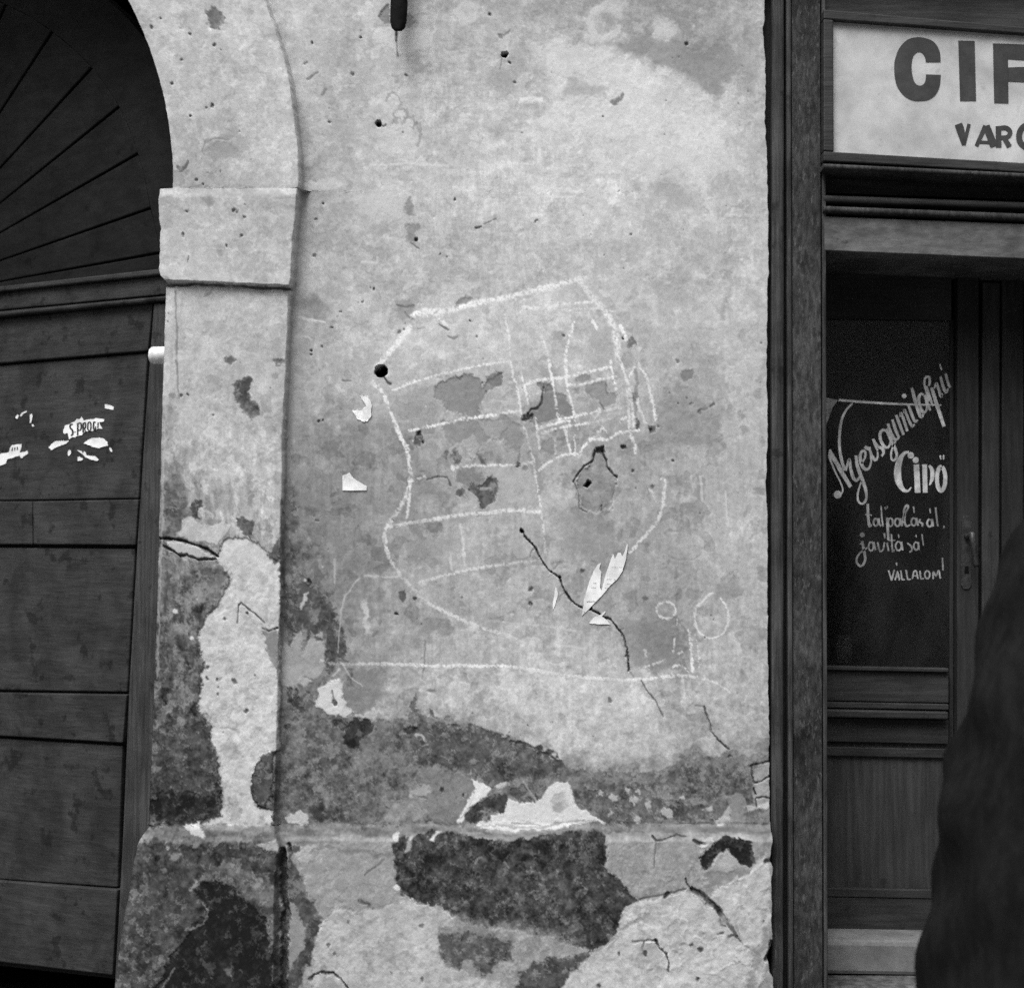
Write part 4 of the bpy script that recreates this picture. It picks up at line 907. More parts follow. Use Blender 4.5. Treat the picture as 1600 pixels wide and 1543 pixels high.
rid = np.abs(fbm(X * 0.8 + Y * 0.5 + wx * 10, Y * 0.9 - X * 0.45 + wy * 10, 60, 28, 3))
HT = HT + brm * (X > 960) * sst(0.14, 0.0, rid) * 1.0
# random pits and lime specks
for _ in range(150):
    x_, y_ = random.uniform(262, 1195), random.uniform(5, 1275)
    r_ = random.uniform(0.8, 1.7)
    mk = bbox([(x_, y_)], r_ * 2 + 2)
    m = sst(r_ * 1.5, r_ * 0.4, np.hypot(X[mk] - x_, Y[mk] - y_)) * random.uniform(.4, .9)
    T[mk] = T[mk] * (1 - m) + (random.choice((78, 96, 196)) if y_ < 900 else random.choice((70, 90, 190))) * m
    HT[mk] = HT[mk] - m * 1.5

# ledge colour darkened to offset sky light on its slope, plus grime and chips
led = np.exp(-((PY - led0 - 12) / 9) ** 2)
T = T * (1 - 0.20 * led) + led * fbm(X, Y, 12, 13, 4, sx=2.2, sy=0.6) * 22
# ---- to geometry
T = T + 3 * (1 - isp) * (1 - plin) * sst(560, 700, X) * sst(560, 760, Y)
T = np.clip(150 + (T - 150) * 1.10 + 4, 12, 236)
ALB = np.clip(lin(T) * WALL_GAIN, 0.012, 0.88)
dx, dy = (PX - CXP) / FPX, (CYP - PY) / FPX
dY = dy * UP[1] + FW[1]
tt = DIST / dY
P3 = np.empty(X.shape + (3,))
P3[..., 0] = dx * tt
P3[..., 1] = -HT / 1000.0
P3[..., 2] = CAMZ + (dy * UP[2] + FW[2]) * tt
# returns: the edges turn back into the wall
lft, rgt = P3[:, :1].copy(), P3[:, -1:].copy()
lft[..., 1] = 0.11; rgt[..., 1] = 0.10
P3 = np.concatenate([lft, P3, rgt], 1)
ALB = np.concatenate([ALB[:, :1], ALB, ALB[:, -1:]], 1)
LAB = np.concatenate([LAB[:, :1], LAB, LAB[:, -1:]], 1)
gu, gv = np.gradient(P3, axis=1), np.gradient(P3, axis=0)
NRM = np.cross(gu, gv)
NRM /= np.linalg.norm(NRM, axis=2, keepdims=True) + 1e-12
if NRM[NR // 2, NC // 2, 1] > 0: NRM = -NRM
nr, nc = LAB.shape
idx = np.arange(nr * nc).reshape(nr, nc)
quads = np.stack([idx[:-1, :-1], idx[1:, :-1], idx[1:, 1:], idx[:-1, 1:]], -1).reshape(-1, 4)
flab = LAB[:-1, :-1].reshape(-1)
Pf, Af, Nf = P3.reshape(-1, 3), ALB.reshape(-1), NRM.reshape(-1, 3)

wall = empty('plaster_wall', tuple(at(800, 1543, 0)), 'weathered plaster house wall with arched pier, chalk scrawl and peeling plinth', 'wall')


def grid_part(name, label, sel, parent):
    q = quads[sel]
    uq, inv = np.unique(q, return_inverse=True)
    me = bpy.data.meshes.new(name)
    nf = len(q)
    me.vertices.add(len(uq)); me.loops.add(nf * 4); me.polygons.add(nf)
    me.vertices.foreach_set('co', (Pf[uq] - np.array(wloc(parent))).astype(np.float32).ravel())
    me.loops.foreach_set('vertex_index', inv.astype(np.int32).ravel())
    me.polygons.foreach_set('loop_start', np.arange(0, nf * 4, 4, dtype=np.int32))
    me.polygons.foreach_set('use_smooth', np.ones(nf, bool))
    a = me.attributes.new('albedo', 'FLOAT', 'POINT')
    a.data.foreach_set('value', Af[uq].astype(np.float32))
    me.update(calc_edges=True)
    me.normals_split_custom_set_from_vertices([tuple(v) for v in Nf[uq]])
    me.materials.append(wall_mat)
    o = bpy.data.objects.new(name, me)
    C.objects.link(o)
    o.parent = parent
    if label: o['label'] = label
    return o


drawing = None
for i, (nm, lb) in enumerate(PARTS):
    sel = np.nonzero(flab == i)[0]
    if len(sel) < 6: continue
    if nm == 'chalk_drawing':
        drawing = grid_part(nm, 'white chalk drawing of a house-like shape on the wall', sel, wall)
    elif nm == 'chalk_line':
        grid_part(nm, None, sel, drawing)
    else:
        grid_part(nm, lb, sel, wall)

# ------------------------------------------------------------------ the rest of the facade, outside the photograph
V, F = [], []
ztop = 3.7
arc = [(ARC_X + ARC_R * math.cos(math.radians(a)), ARC_Y - ARC_R * math.sin(math.radians(a))) for a in np.linspace(34.6, 180, 40)]
pts = [at(x, y, -0.034) for x, y in arc]
for p in pts:
    V += [p, np.array([p[0], p[1], ztop]), p + np.array([0, 0.14, 0])]
for i in range(len(pts) - 1):
    F += [(3 * i, 3 * i + 1, 3 * i + 4, 3 * i + 3), (3 * i, 3 * i + 3, 3 * i + 5, 3 * i + 2)]
xa, zt = pts[0][0], at(800, -46, 0)[2]
b = len(V)
V += [np.array([xa, -0.0281, zt]), np.array([2.4, -0.0281, zt]), np.array([2.4, -0.0281, ztop]), np.array([xa, -0.0281, ztop])]
F.append((b, b + 1, b + 2, b + 3))
xb = pts[-1][0]
b = len(V)
V += [np.array([xb, -0.028, GROUND]), np.array([xb, -0.028, ztop]), np.array([xb - 1.6, -0.028, ztop]), np.array([xb - 1.6, -0.028, GROUND]), np.array([xb, 0.11, GROUND]), np.array([xb, 0.11, ztop - 1])]
F += [(b, b + 1, b + 2, b + 3), (b, b + 4, b + 5, b + 1)]
b = len(V)
box_geo(at(1842, 900, 0)[0], at(1842, 900, 0)[0] + 3.0, -0.004, 0.25, GROUND, zt - 0.002, V, F)
mesh_obj('upper_wall', V, F, UPPER, wall)

# dark passage behind the ajar gate, dark shop behind the glass
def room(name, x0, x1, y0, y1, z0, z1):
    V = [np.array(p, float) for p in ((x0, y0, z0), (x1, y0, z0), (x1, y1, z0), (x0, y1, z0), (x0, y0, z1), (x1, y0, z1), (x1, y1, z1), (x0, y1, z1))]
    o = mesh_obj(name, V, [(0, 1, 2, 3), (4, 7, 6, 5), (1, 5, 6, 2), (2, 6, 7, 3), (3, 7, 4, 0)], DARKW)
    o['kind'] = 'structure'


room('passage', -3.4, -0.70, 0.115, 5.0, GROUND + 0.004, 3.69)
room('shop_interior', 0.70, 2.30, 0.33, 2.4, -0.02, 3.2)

# ------------------------------------------------------------------ the gate: one leaf, ajar by 26 degrees, hinged behind the pier
TH = math.radians(26)
GD, GN = np.array([-math.cos(TH), math.sin(TH), 0]), np.array([-math.sin(TH), -math.cos(TH), 0])
GO = np.array([at(250, 870, 0.15)[0], 0.15, 0.0])


def G(px, py, off=0.0):
    d = ray(px, py)
    o = GO + GN * off
    return CAM + d * (((o - CAM) @ GN) / (d @ GN))


gate = empty('wooden_gate', (GO[0], GO[1], GROUND), 'old dark arched wooden gate leaf standing ajar beside the pier', 'gate')


def gp(name, poly, off, thick, mat, parent=gate, bevel=0.003):
    fr = [G(x, y, off) for x, y in poly]
    V, F = [], []
    prism_geo(fr, [p - GN * thick for p in fr], V, F)
    return mesh_obj(name, V, F, mat, parent, bevel=bevel)


def ln(x, p, q):
    return p[1] + (q[1] - p[1]) * (x - p[0]) / (q[0] - p[0])


GX0 = -330


def band(name, t0, t1, b0, b1, xr_t, xr_b, off, thick, mat, bevel=0.003):
    """a horizontal member between two lines of the photograph"""
    return gp(name, [(GX0, ln(GX0, t0, t1)), (xr_t, ln(xr_t, t0, t1)), (xr_b, ln(xr_b, b0, b1)), (GX0, ln(GX0, b0, b1))], off, thick, mat, bevel=bevel)


# backing that closes the joints
gp('backing', [(GX0, 520), (262, 520), (235, 1290), (178, 1528), (GX0, 1470)], -0.022, 0.01, DARKW, bevel=0)
SL = lambda y: ip(np.array([y]), [(440, 246), (560, 232), (640, 228), (853, 214), (1083, 201), (1162, 194), (1300, 192), (1390, 186), (1450, 184), (1525, 178)])[0]
gp('stile', [(SL(474) - 2, 474), (264, 474), (262, 900), (252, 1290), (238, 1550), (178, 1550), (SL(1450), 1450), (SL(1300), 1300), (SL(1083), 1083), (SL(853), 853), (SL(640), 640)], 0.014, 0.045, STILE)
R = lambda y: SL(y) - 3
band('rail', (0, 498), (256, 472), (0, 567), (235, 547), R(480), R(547), 0.004, 0.03, GATE)
band('panel', (0, 571), (235, 551), (0, 781.5), (215, 778.5), R(551), R(777), -0.006, 0.016, GATE, 0.004)
pa = [(-330, 783), (49.7, 783), (50.7, 850), (-330, 850)]
gp('rail', pa, 0.003, 0.03, GATE)
gp('rail', [(51, 783), (R(780), 780), (R(851), 851), (52, 850)], 0.004, 0.03, GATE)
band('panel', (0, 855), (212, 857), (0, 1078), (200, 1081), R(857), R(1081), -0.006, 0.016, GATE, 0.004)
band('rail', (0, 1082), (200, 1085), (0, 1149), (192, 1160), R(1085), R(1160), 0.005, 0.03, GATE)
band('panel', (0, 1153), (192, 1165), (0, 1373), (185, 1386), R(1165), R(1386), -0.006, 0.016, GATE, 0.004)
band('bottom_rail', (0, 1376), (185, 1390), (0, 1502), (178, 1523), R(1390), R(1523), 0.006, 0.03, GATE)
# transom mouldings
XT = 268
band('transom_moulding', (0, 447), (245, 420), (0, 455), (245, 429), XT, XT, 0.020, 0.05, GATE, 0.004)
band('transom_board', (0, 457), (245, 432), (0, 484), (245, 461), XT, XT, 0.006, 0.03, GATE)
band('transom_moulding', (0, 486), (245, 463), (0, 494), (245, 470), XT, XT, 0.026, 0.05, GATE, 0.005)
# the fan of planks under the arch
CXF, CYF = -195.0, 475.0


def rim(a):
    return np.interp(a, [0, 19, 30, 39, 47.5, 60, 90, 180], [448, 453, 472, 489, 500, 508, 512, 512])


def fan(a, r):
    return (CXF + r * math.cos(math.radians(a)), CYF - r * math.sin(math.radians(a)))


edges = [3.5, 10.2, 19.2, 29.8, 39.0, 47.5, 57, 66.5, 76, 86, 96, 106]
for i in range(len(edges) - 1):
    lo, hi = edges[i] + 0.24, edges[i + 1] - 0.24
    pl = [fan(lo, 60)] + [fan(lo + (hi - lo) * k / 3, rim(lo + (hi - lo) * k / 3) + 1) for k in range(4)] + [fan(hi, 60)]
    gp('plank', pl, 0.004, 0.02, FAN)
back = [fan(a, 30) for a in (106, 3.5)] + [fan(a, rim(a) + 4) for a in (3.5, 20, 35, 47, 60, 75, 90, 106)]
gp('backing', back, -0.007, 0.01, DARKW, bevel=0)
band('transom_board', (0, 452), (245, 424), (0, 449), (245, 422), XT, XT, 0.0, 0.02, FAN, 0)
aa = list(np.linspace(6, 106, 22))
gp('arch_rim', [fan(a, rim(a) + 1.6) for a in aa] + [fan(a, rim(a) + 95) for a in reversed(aa)], 0.0042, 0.05, FAN, bevel=0.001)


def gplace(off):
    return lambda x, y: G(x, y, off)


# torn poster remains on the gate (traced at 8x)
def g8(pts):
    return [(x / 8.0, 600 + y / 8.0) for x, y in pts]


def rough(pts, amp, n=3, seed=1):
    rr = random.Random(seed)
    o = []
    for i, p in enumerate(pts):
        q = pts[(i + 1) % len(pts)]
        for k in range(n):
            t_ = k / n
            j = 0 if k == 0 else amp
            o.append((p[0] + (q[0] - p[0]) * t_ + rr.uniform(-j, j), p[1] + (q[1] - p[1]) * t_ + rr.uniform(-j, j)))
    return o


POST = 'torn poster scraps on the gate'


def gate_scrap(polys, label, seed):      # outlines of one scrap
    V, F = [], []
    for k, pl in enumerate(polys):
        fr = [G(x, y, -0.0042) for x, y in rough(g8(pl), 0.5, 3, seed + k)]
        prism_geo(fr, [p - GN * 0.0012 for p in fr], V, F)
    c = np.mean(np.array(V), 0)
    return tag(mesh_obj('paper_scrap', V, F, PAPER, None, origin=c), label, 'poster scrap', POST)


ps = gate_scrap([[(860, 690), (848, 610), (806, 622), (788, 600), (808, 520), (866, 500), (928, 472), (958, 432), (1000, 440), (1018, 402), (1042, 455), (1100, 442), (1160, 440), (1205, 424), (1302, 440), (1300, 466), (1236, 474),
                  (1262, 530), (1280, 558), (1224, 556), (1150, 586), (1060, 596), (1020, 640), (960, 650), (938, 668), (910, 660), (884, 672)]], 'torn poster scrap with black printed capitals on the gate', 1)
gate_scrap([[(602, 792), (640, 750), (690, 712), (740, 708), (790, 705), (862, 708), (830, 740), (740, 775), (690, 796), (640, 826)]], 'slanting white paper strip on the gate, below the printed capitals', 5)
gate_scrap([[(1042, 742), (1080, 712), (1120, 686), (1180, 672), (1240, 668), (1300, 684), (1342, 722), (1350, 770), (1300, 778), (1240, 802), (1160, 786), (1130, 766)]], 'fish-shaped white paper scrap on the gate near the stile', 9)
gate_scrap([[(1310, 248), (1350, 258), (1420, 285), (1416, 320), (1350, 308), (1312, 300)]], 'tiny pale paper tab topmost on the gate panel', 13)
gate_scrap([[(-60, 930), (-10, 890), (20, 862), (110, 850), (122, 800), (150, 760), (210, 752), (270, 748), (262, 800), (244, 856), (300, 846), (345, 832), (350, 868), (300, 900), (268, 926), (240, 890), (180, 912), (90, 938), (70, 992), (10, 1016), (-60, 1020)]],
           'ragged white paper scrap at the left border of the photo', 17)
gate_scrap([[(195, 410), (215, 380), (232, 392), (222, 430), (198, 432)], [(250, 400), (268, 362), (330, 330), (334, 352), (292, 366), (264, 402)], [(372, 386), (400, 368), (406, 400), (384, 490), (374, 480)], [(400, 500), (420, 505), (426, 530), (404, 528)]],
           'faint crumbs of paper on the gate, left of the printed capitals', 21)['kind'] = 'stuff'
gate_scrap([[(960, 826), (1020, 836), (1034, 866), (1048, 840), (1070, 850), (1082, 890), (1180, 898), (1234, 944), (1214, 958), (1130, 942), (1066, 914), (1040, 884), (1036, 878)]],
           'thin hooked paper shred lowest on the gate panel', 25)
gate_scrap([[(845, 850), (860, 822), (886, 830), (884, 872), (862, 898), (846, 884)]], 'small oval paper crumb under the slanting strip on the gate', 29)
gate_scrap([[(966, 910), (1000, 908), (1036, 936), (1020, 956), (970, 956)]], 'small half-moon paper crumb under the thin hooked shred', 31)
gate_scrap([[(1366, 796), (1386, 796), (1404, 836), (1392, 848), (1372, 826)]], 'little paper sliver on the gate closest to the stile', 33)
# its printed letters, black on the paper
GP = gplace(-0.0034)
for strokes in ([[(912, 500, 16), (880, 508, 20), (876, 540, 22), (906, 580, 22), (908, 622, 22), (886, 644, 16)]], [[(928, 598, 10), (944, 596, 10)]],
                [[(972, 486, 20), (970, 640, 20)], [(976, 490, 12), (1008, 486, 18), (1016, 530, 22), (1004, 570, 16), (976, 574, 12)]],
                [[(1040, 484, 20), (1038, 604, 20)], [(1044, 486, 14), (1066, 484, 18), (1066, 540, 18), (1046, 548, 12)], [(1056, 548, 14), (1068, 596, 16)]],
                [[(1096, 540, 18), (1100, 490, 18), (1118, 474, 16), (1134, 490, 18), (1134, 560, 18), (1116, 582, 14), (1098, 562, 18), (1096, 540, 18)]],
                [[(1196, 478, 12), (1174, 474, 18), (1168, 520, 20), (1172, 566, 18), (1192, 560, 16), (1196, 530, 14)]],
                [[(1226, 476, 14), (1222, 550, 14)]]):
    V, F = [], []
    for i_, s_ in enumerate(strokes):
        ribbon_geo([(x / 8, 600 + y / 8, w / 8) for x, y, w in s_], 2, lambda x, y, i_=i_: G(x, y, -0.0034 + 0.0001 * i_), V, F)
    mesh_obj('letter', V, F, INK, ps)
V, F = [], []
for x in (724, 752, 780, 806, 826):
    ribbon_geo([(x / 8, 600 + 690 / 8), (x / 8, 600 + 708 / 8)], 1.5, GP, V, F)
for x in (22, 58, 150, 182, 214):
    ribbon_geo([((x + 4) / 8, 600 + (815 - x * .15) / 8), (x / 8, 600 + (866 - x * .2) / 8)], 1.6, GP, V, F)
mesh_obj('print_remnant', V, F, INK, ps)['kind'] = 'stuff'

# ------------------------------------------------------------------ white peg in the reveal, black iron bar over the wall
V, F = [], []
pz = at(245, 555, 0.072)
lathe_geo([(0, 0.010), (0.002, 0.0165), (0.006, 0.0205), (0.012, 0.0225), (0.055, 0.0225), (0.06, 0.020)], at(233, 555, 0.072), (1, 0, 0), V, F, 24)
tag(mesh_obj('porcelain_peg', V, F, PORC, None, smooth=True, origin=pz), 'short white round peg sticking out of the pier edge by the gate', 'peg')

bar = empty('iron_bar', tuple(at(624, 0, 0)), 'blunt black iron bar hanging in front of the upper wall', 'iron bar')
V, F = [], []
sec = [(-230, 611.5, 637.5), (-40, 611, 637), (10, 610, 637), (34, 609.5, 635.5), (44, 612, 633), (49, 617, 628)]
for y_, x0_, x1_ in sec:
    xm, hw = (x0_ + x1_) / 2, (x1_ - x0_) / 2
    for k in range(12):
        an = 2 * math.pi * k / 12
        V.append(at(xm + hw * math.cos(an), y_, -0.052 + 0.014 * math.sin(an)))
for i in range(len(sec) - 1):
    for k in range(12):
        F.append((i * 12 + k, i * 12 + (k + 1) % 12, (i + 1) * 12 + (k + 1) % 12, (i + 1) * 12 + k))
F.append(tuple(range(12))); F.append(tuple((len(sec) - 1) * 12 + k for k in range(12)))
mesh_obj('rod', V, F, IRON, bar, smooth=True)
V, F = [], []
lathe_geo([(0, 0.012), (0.09, 0.012)], at(624, -150, -0.05), (0, 1, 0), V, F, 12)
mesh_obj('wall_pin', V, F, IRON, bar, smooth=True)

# ------------------------------------------------------------------ torn label scraps on the wall
def wall_h(px, py):
    r = int(np.clip(np.searchsorted(rows, py), 0, NR - 1))
    c = int(np.clip(np.searchsorted(X[r], px), 0, NC - 1))
    r0, r1, c0, c1 = max(r - 3, 0), r + 4, max(c - 3, 0), c + 4
    return HT[r0:r1, c0:c1].max() / 1000


def wall_place(off):
    return lambda x, y: at(x, y, -wall_h(x, y) - off)


SCR = 'torn paper scraps on the wall'


def wall_scrap(pts, label, seed, amp=0.6, curl=0.0):
    pl = rough(pts, amp, 3, seed)
    base = max(wall_h(x, y) for x, y in pl)
    rr = random.Random(seed)
    fr = [at(x, y, -base - 0.0010 - curl * rr.random()) for x, y in pl]
    V, F = [], []
    prism_geo(fr, [p + np.array([0, 0.0006, 0]) for p in fr], V, F)
    c = np.mean(np.array(fr), 0)
    o = mesh_obj('paper_scrap', V, F, PAPER, None, origin=c)
    return tag(o, label, 'paper scrap', SCR), base


wall_scrap([(562, 618), (568, 617), (575, 618), (581, 633), (580, 649), (575, 657), (570, 659), (559, 655), (550, 641), (556, 639), (564, 641), (572, 634), (568, 627)], 'curled white paper scrap beside the drawing, below the round hole', 41, .8, .002)
wall_scrap([(535, 743), (546, 738), (552, 746), (557, 750), (573, 759), (573, 766), (535, 766)], 'wedge-shaped white paper scrap with straight base left of the drawing', 43, .4, .001)
zc = lambda P: [(880 + x / 10.283, 840 + y / 10.283) for x, y in P]
lab, base = wall_scrap(zc([(300, 1250), (330, 1080), (330, 1000), (370, 860), (410, 740), (450, 620), (480, 550), (550, 430), (610, 400), (580, 490), (615, 550), (600, 700), (590, 800), (612, 850), (650, 720), (690, 560), (760, 360), (800, 250), (830, 340),
                            (880, 240), (920, 240), (950, 300), (1000, 180), (1025, 80), (1040, 120), (1010, 330), (950, 540), (860, 670), (760, 760), (620, 930), (500, 1050), (380, 1180)]), 'large white torn label with two pointed strips and small print, over the crack', 45, .35)
wall_scrap(zc([(415, 1370), (500, 1270), (570, 1250), (670, 1180), (680, 1195), (620, 1260), (690, 1310), (760, 1390), (560, 1388)]), 'triangular white paper scrap just under the large torn label', 47, .4)
wall_scrap([(868, 916), (870, 920), (872, 928), (868, 943), (864, 953), (864, 942), (866, 930)], 'slim white paper sliver left of the large torn label', 49, .3)
V, F = [], []
rr = random.Random(3)
for y, x0, x1 in ((472, 780, 960), (665, 700, 780), (668, 820, 862), (740, 705, 770), (728, 490, 535), (800, 450, 535), (805, 670, 720), (1026, 380, 530), (1022, 380, 528)):
    x = x0
    while x < x1:
        w = rr.uniform(8, 26)
        ribbon_geo(zc([(x, y + rr.uniform(-4, 4)), (min(x + w, x1), y + rr.uniform(-4, 4))]), rr.uniform(.7, 1.3), lambda a_, b_: at(a_, b_, -base - 0.0013), V, F)
        x += w + rr.uniform(6, 22)
disc_geo(*zc([(340, 1195)])[0], 0.9, lambda a_, b_: at(a_, b_, -base - 0.0013), V, F)
mesh_obj('small_print', V, F, FADE, lab)['kind'] = 'stuff'

# ------------------------------------------------------------------ the shopfront
shop = empty('shopfront', tuple(at(1245, 1540, 0)), 'dark flaking wooden shopfront with moulded pilaster and cornice', 'shopfront')


def vprof(name, prof, y0, y1, mat, parent, shift=4.0, bevel=0.0):
    """a vertical moulding: cross-section (column at the top, depth), leaning by `shift` columns"""
    V, F = [], []
    n = len(prof)
    ys = np.linspace(y0, y1, 14)
    for y in ys:
        for x, d in prof:
            V.append(at(x + shift * (y + 60) / 1600, y, 0) + np.array([0, d, 0]))
    for j in range(len(ys) - 1):
        for i in range(n):
            i2 = (i + 1) % n
            F.append((j * n + i, j * n + i2, (j + 1) * n + i2, (j + 1) * n + i))
    F.append(tuple(range(n))); F.append(tuple((len(ys) - 1) * n + i for i in range(n)))
    return mesh_obj(name, V, F, mat, parent, bevel=bevel)


def bead(x0, x1, front, back, n=8):
    return [(x0, back)] + [((x0 + x1) / 2 - (x1 - x0) / 2 * math.cos(math.pi * k / n), (front + (x1 - x0) * 0.0004) - ((x1 - x0) * 0.0004) * math.sin(math.pi * k / n)) for k in range(n + 1)] + [(x1, back)]


YT, YBOT = -230, 1640
vprof('pilaster_backing', [(1193, 0.028), (1193, 0.05), (1290, 0.05), (1290, 0.028)], YT, YBOT, DARKW, shop)
vprof('pilaster_moulding', bead(1206, 1224, -0.012, 0.027), YT, YBOT, SHOPM, shop, shift=-1.0)
vprof('pilaster_moulding', bead(1228, 1235.5, -0.004, 0.027), YT, YBOT, SHOPM, shop)
vprof('pilaster_board', [(1237, 0.027), (1237, 0.003), (1282, 0.003), (1282, 0.027)], YT, YBOT, SHOPW, shop, bevel=0.002)
vprof('pilaster_edge', bead(1284, 1290, 0.002, 0.30), YT, YBOT, SHOPM, shop)

XE = 1838


def hb(name, l0, l1, r0, r1, Yf, Yb, mat, parent=shop, x0=1287, bevel=0.002):
    """horizontal member: left edge between rows l0 and l1, rows r0 and r1 at column 1600, continued to XE"""
    k = (XE - 1290) / 310.0
    return slab(name, [(x0, l0), (XE, l0 + (r0 - l0) * k), (XE, l1 + (r1 - l1) * k), (x0, l1)], Yf, Yb, mat, parent, bevel)


def hround(name, l0, l1, r0, r1, Yf, Yb, mat, n=8):
    """rounded horizontal moulding"""
    k = (XE - 1290) / 310.0
    V, F = [], []
    for x, a_, b_ in ((1287, l0, l1), (XE, l0 + (r0 - l0) * k, l1 + (r1 - l1) * k)):
        m, h = (a_ + b_) / 2, (b_ - a_) / 2
        V.append(at(x, a_, Yf) + np.array([0, Yb - Yf, 0]))
        for i in range(n + 1):
            an = math.pi * i / n
            V.append(at(x, m - h * math.cos(an), Yf) + np.array([0, h * 0.0012 * (1 - math.sin(an)), 0]))
        V.append(at(x, b_, Yf) + np.array([0, Yb - Yf, 0]))
    c = n + 3
    for i in range(c):
        F.append((i, (i + 1) % c, c + (i + 1) % c, c + i))
    F += [tuple(range(c)), tuple(range(c, 2 * c))]
    return mesh_obj(name, V, F, mat, shop)


hb('fascia_board', -200, 255, -250, 270, 0.020, 0.06, FASCIA)
hround('cornice_moulding', 255, 262, 270, 277, -0.040, 0.06, SHOPM)
hb('cornice_board', 262, 301, 277, 312, 0.055, 0.08, FASCIA)
hround('cornice_moulding', 304, 315, 315, 326, 0.000, 0.06, FASCIA)
hb('cornice_board', 315, 321, 326, 333, 0.03, 0.06, FASCIA, bevel=0)
hround('cornice_moulding', 321, 330, 333, 343, -0.012, 0.06, SHOPM)
hb('cornice_board', 330, 338, 343, 350, 0.03, 0.06, FASCIA, bevel=0)
hb('lintel_board', 338, 391, 350, 404, 0.002, 0.30, LINTEL)
# far side of the shopfront, outside the photograph
slab('pilaster_board', [(1745, -200), (1840, -200), (1840, 1640), (1745, 1640)], 0.0, 0.3, SHOPW, shop, 0.003)

# the signboard
sign = empty('shop_sign', tuple(at(1600, 150, -0.01)), 'white painted signboard in a dark frame with large dark capitals', 'sign')


def sq(x, l, r):
    return l + (r - l) * (x - 1302) / 298.0


XS = 1790
slab('board', [(1300, sq(1300, 29, 51)), (XS, sq(XS, 30, 52)), (XS, sq(XS, 237, 254.5)), (1300, sq(1300, 238, 256))], -0.008, 0.019, SIGNW, sign)
slab('frame', [(1287, sq(1287, 16, 42)), (XS + 14, sq(XS + 14, 16, 42)), (XS + 14, sq(XS + 14, 30.5, 52.5)), (1287, sq(1287, 30.5, 52.5))], -0.024, 0.019, FASCIA, sign, 0.003)
slab('frame', [(1287, sq(1287, 237, 254.5)), (XS + 14, sq(XS + 14, 237, 254.5)), (XS + 14, sq(XS + 14, 252, 269)), (1287, sq(1287, 252, 269))], -0.024, 0.019, FASCIA, sign, 0.003)
slab('frame', [(1287, 29.8), (1302, 30.9), (1303, 236.6), (1287, 235.6)], -0.0235, 0.019, FASCIA, sign, 0.003)
slab('frame', [(XS, sq(XS, 31, 53)), (XS + 14, sq(XS + 14, 31, 53)), (XS + 14, sq(XS + 14, 236.6, 254)), (XS, sq(XS, 236.6, 254))], -0.0235, 0.019, FASCIA, sign, 0.003)


def z6(P):
    return [(1180 + x / 3.674, y / 3.674) + ((p[0] / 3.674,) if p else ()) for x, y, *p in P]


def letter(polys, strokes=()):
    V, F = [], []
    for pl in polys:
        fr = [at(x, y, -0.0092) for x, y in z6(pl)]
        F.append(tuple(len(V) + i for i in range(len(fr)))); V += fr
    for i_, s_ in enumerate(strokes):
        ribbon_geo(z6(s_), 6, lambda a_, b_, i_=i_: at(a_, b_, -0.0094 - 0.00015 * i_), V, F)
    mesh_obj('letter', V, F, SIGNB, sign)


letter([[tuple(q) for q in smooth_line([(1065, 357), (1060, 300), (1034, 250), (992, 224), (930, 214), (872, 230), (826, 280), (802, 345), (798, 400), (804, 460), (822, 510), (862, 556), (910, 578), (950, 580), (992, 574), (1032, 548), (1058, 500), (1066, 430)], 4)] + [tuple(q) for q in smooth_line([
         (980, 428), (978, 462), (964, 486), (940, 492), (916, 474), (902, 430), (898, 375), (908, 322), (934, 299), (958, 305), (974, 328), (980, 358)], 4)]])
letter([[(1166, 234), (1260, 236), (1268, 580), (1176, 580)]])
letter([[(1365, 250), (1450, 252), (1454, 594), (1372, 592)], [(1450.2, 252), (1580, 258), (1570, 348), (1450.2, 340)], [(1451, 388), (1570, 384), (1580, 474), (1451, 468)],
        [(1580.2, 258), (1640, 275), (1668, 320), (1672, 400), (1650, 452), (1580.2, 474), (1570.2, 384), (1588, 372), (1588, 356), (1570.2, 348)]])
letter([], [[(1166, 712, 44), (1180, 752, 44), (1198, 832, 22)], [(1198, 832, 20), (1228, 712, 20)]])
letter([[(1282, 806), (1352, 810), (1358, 828), (1276, 824)]], [[(1270, 838, 22), (1322, 722, 26)], [(1326, 722, 40), (1372, 840, 44)]])
letter([], [[(1396, 724, 32), (1398, 846, 32)], [(1400, 736, 24), (1440, 734, 26), (1464, 758, 26), (1448, 786, 24), (1400, 790, 22)], [(1430, 792, 26), (1460, 842, 30)]])
letter([], [[(1630, 740, 26), (1590, 718, 30), (1545, 724, 32), (1518, 762, 34), (1520, 812, 34), (1556, 846, 32), (1604, 844, 30), (1632, 820, 26)], [(1590, 792, 20), (1634, 790, 20), (1634, 830, 22)]])

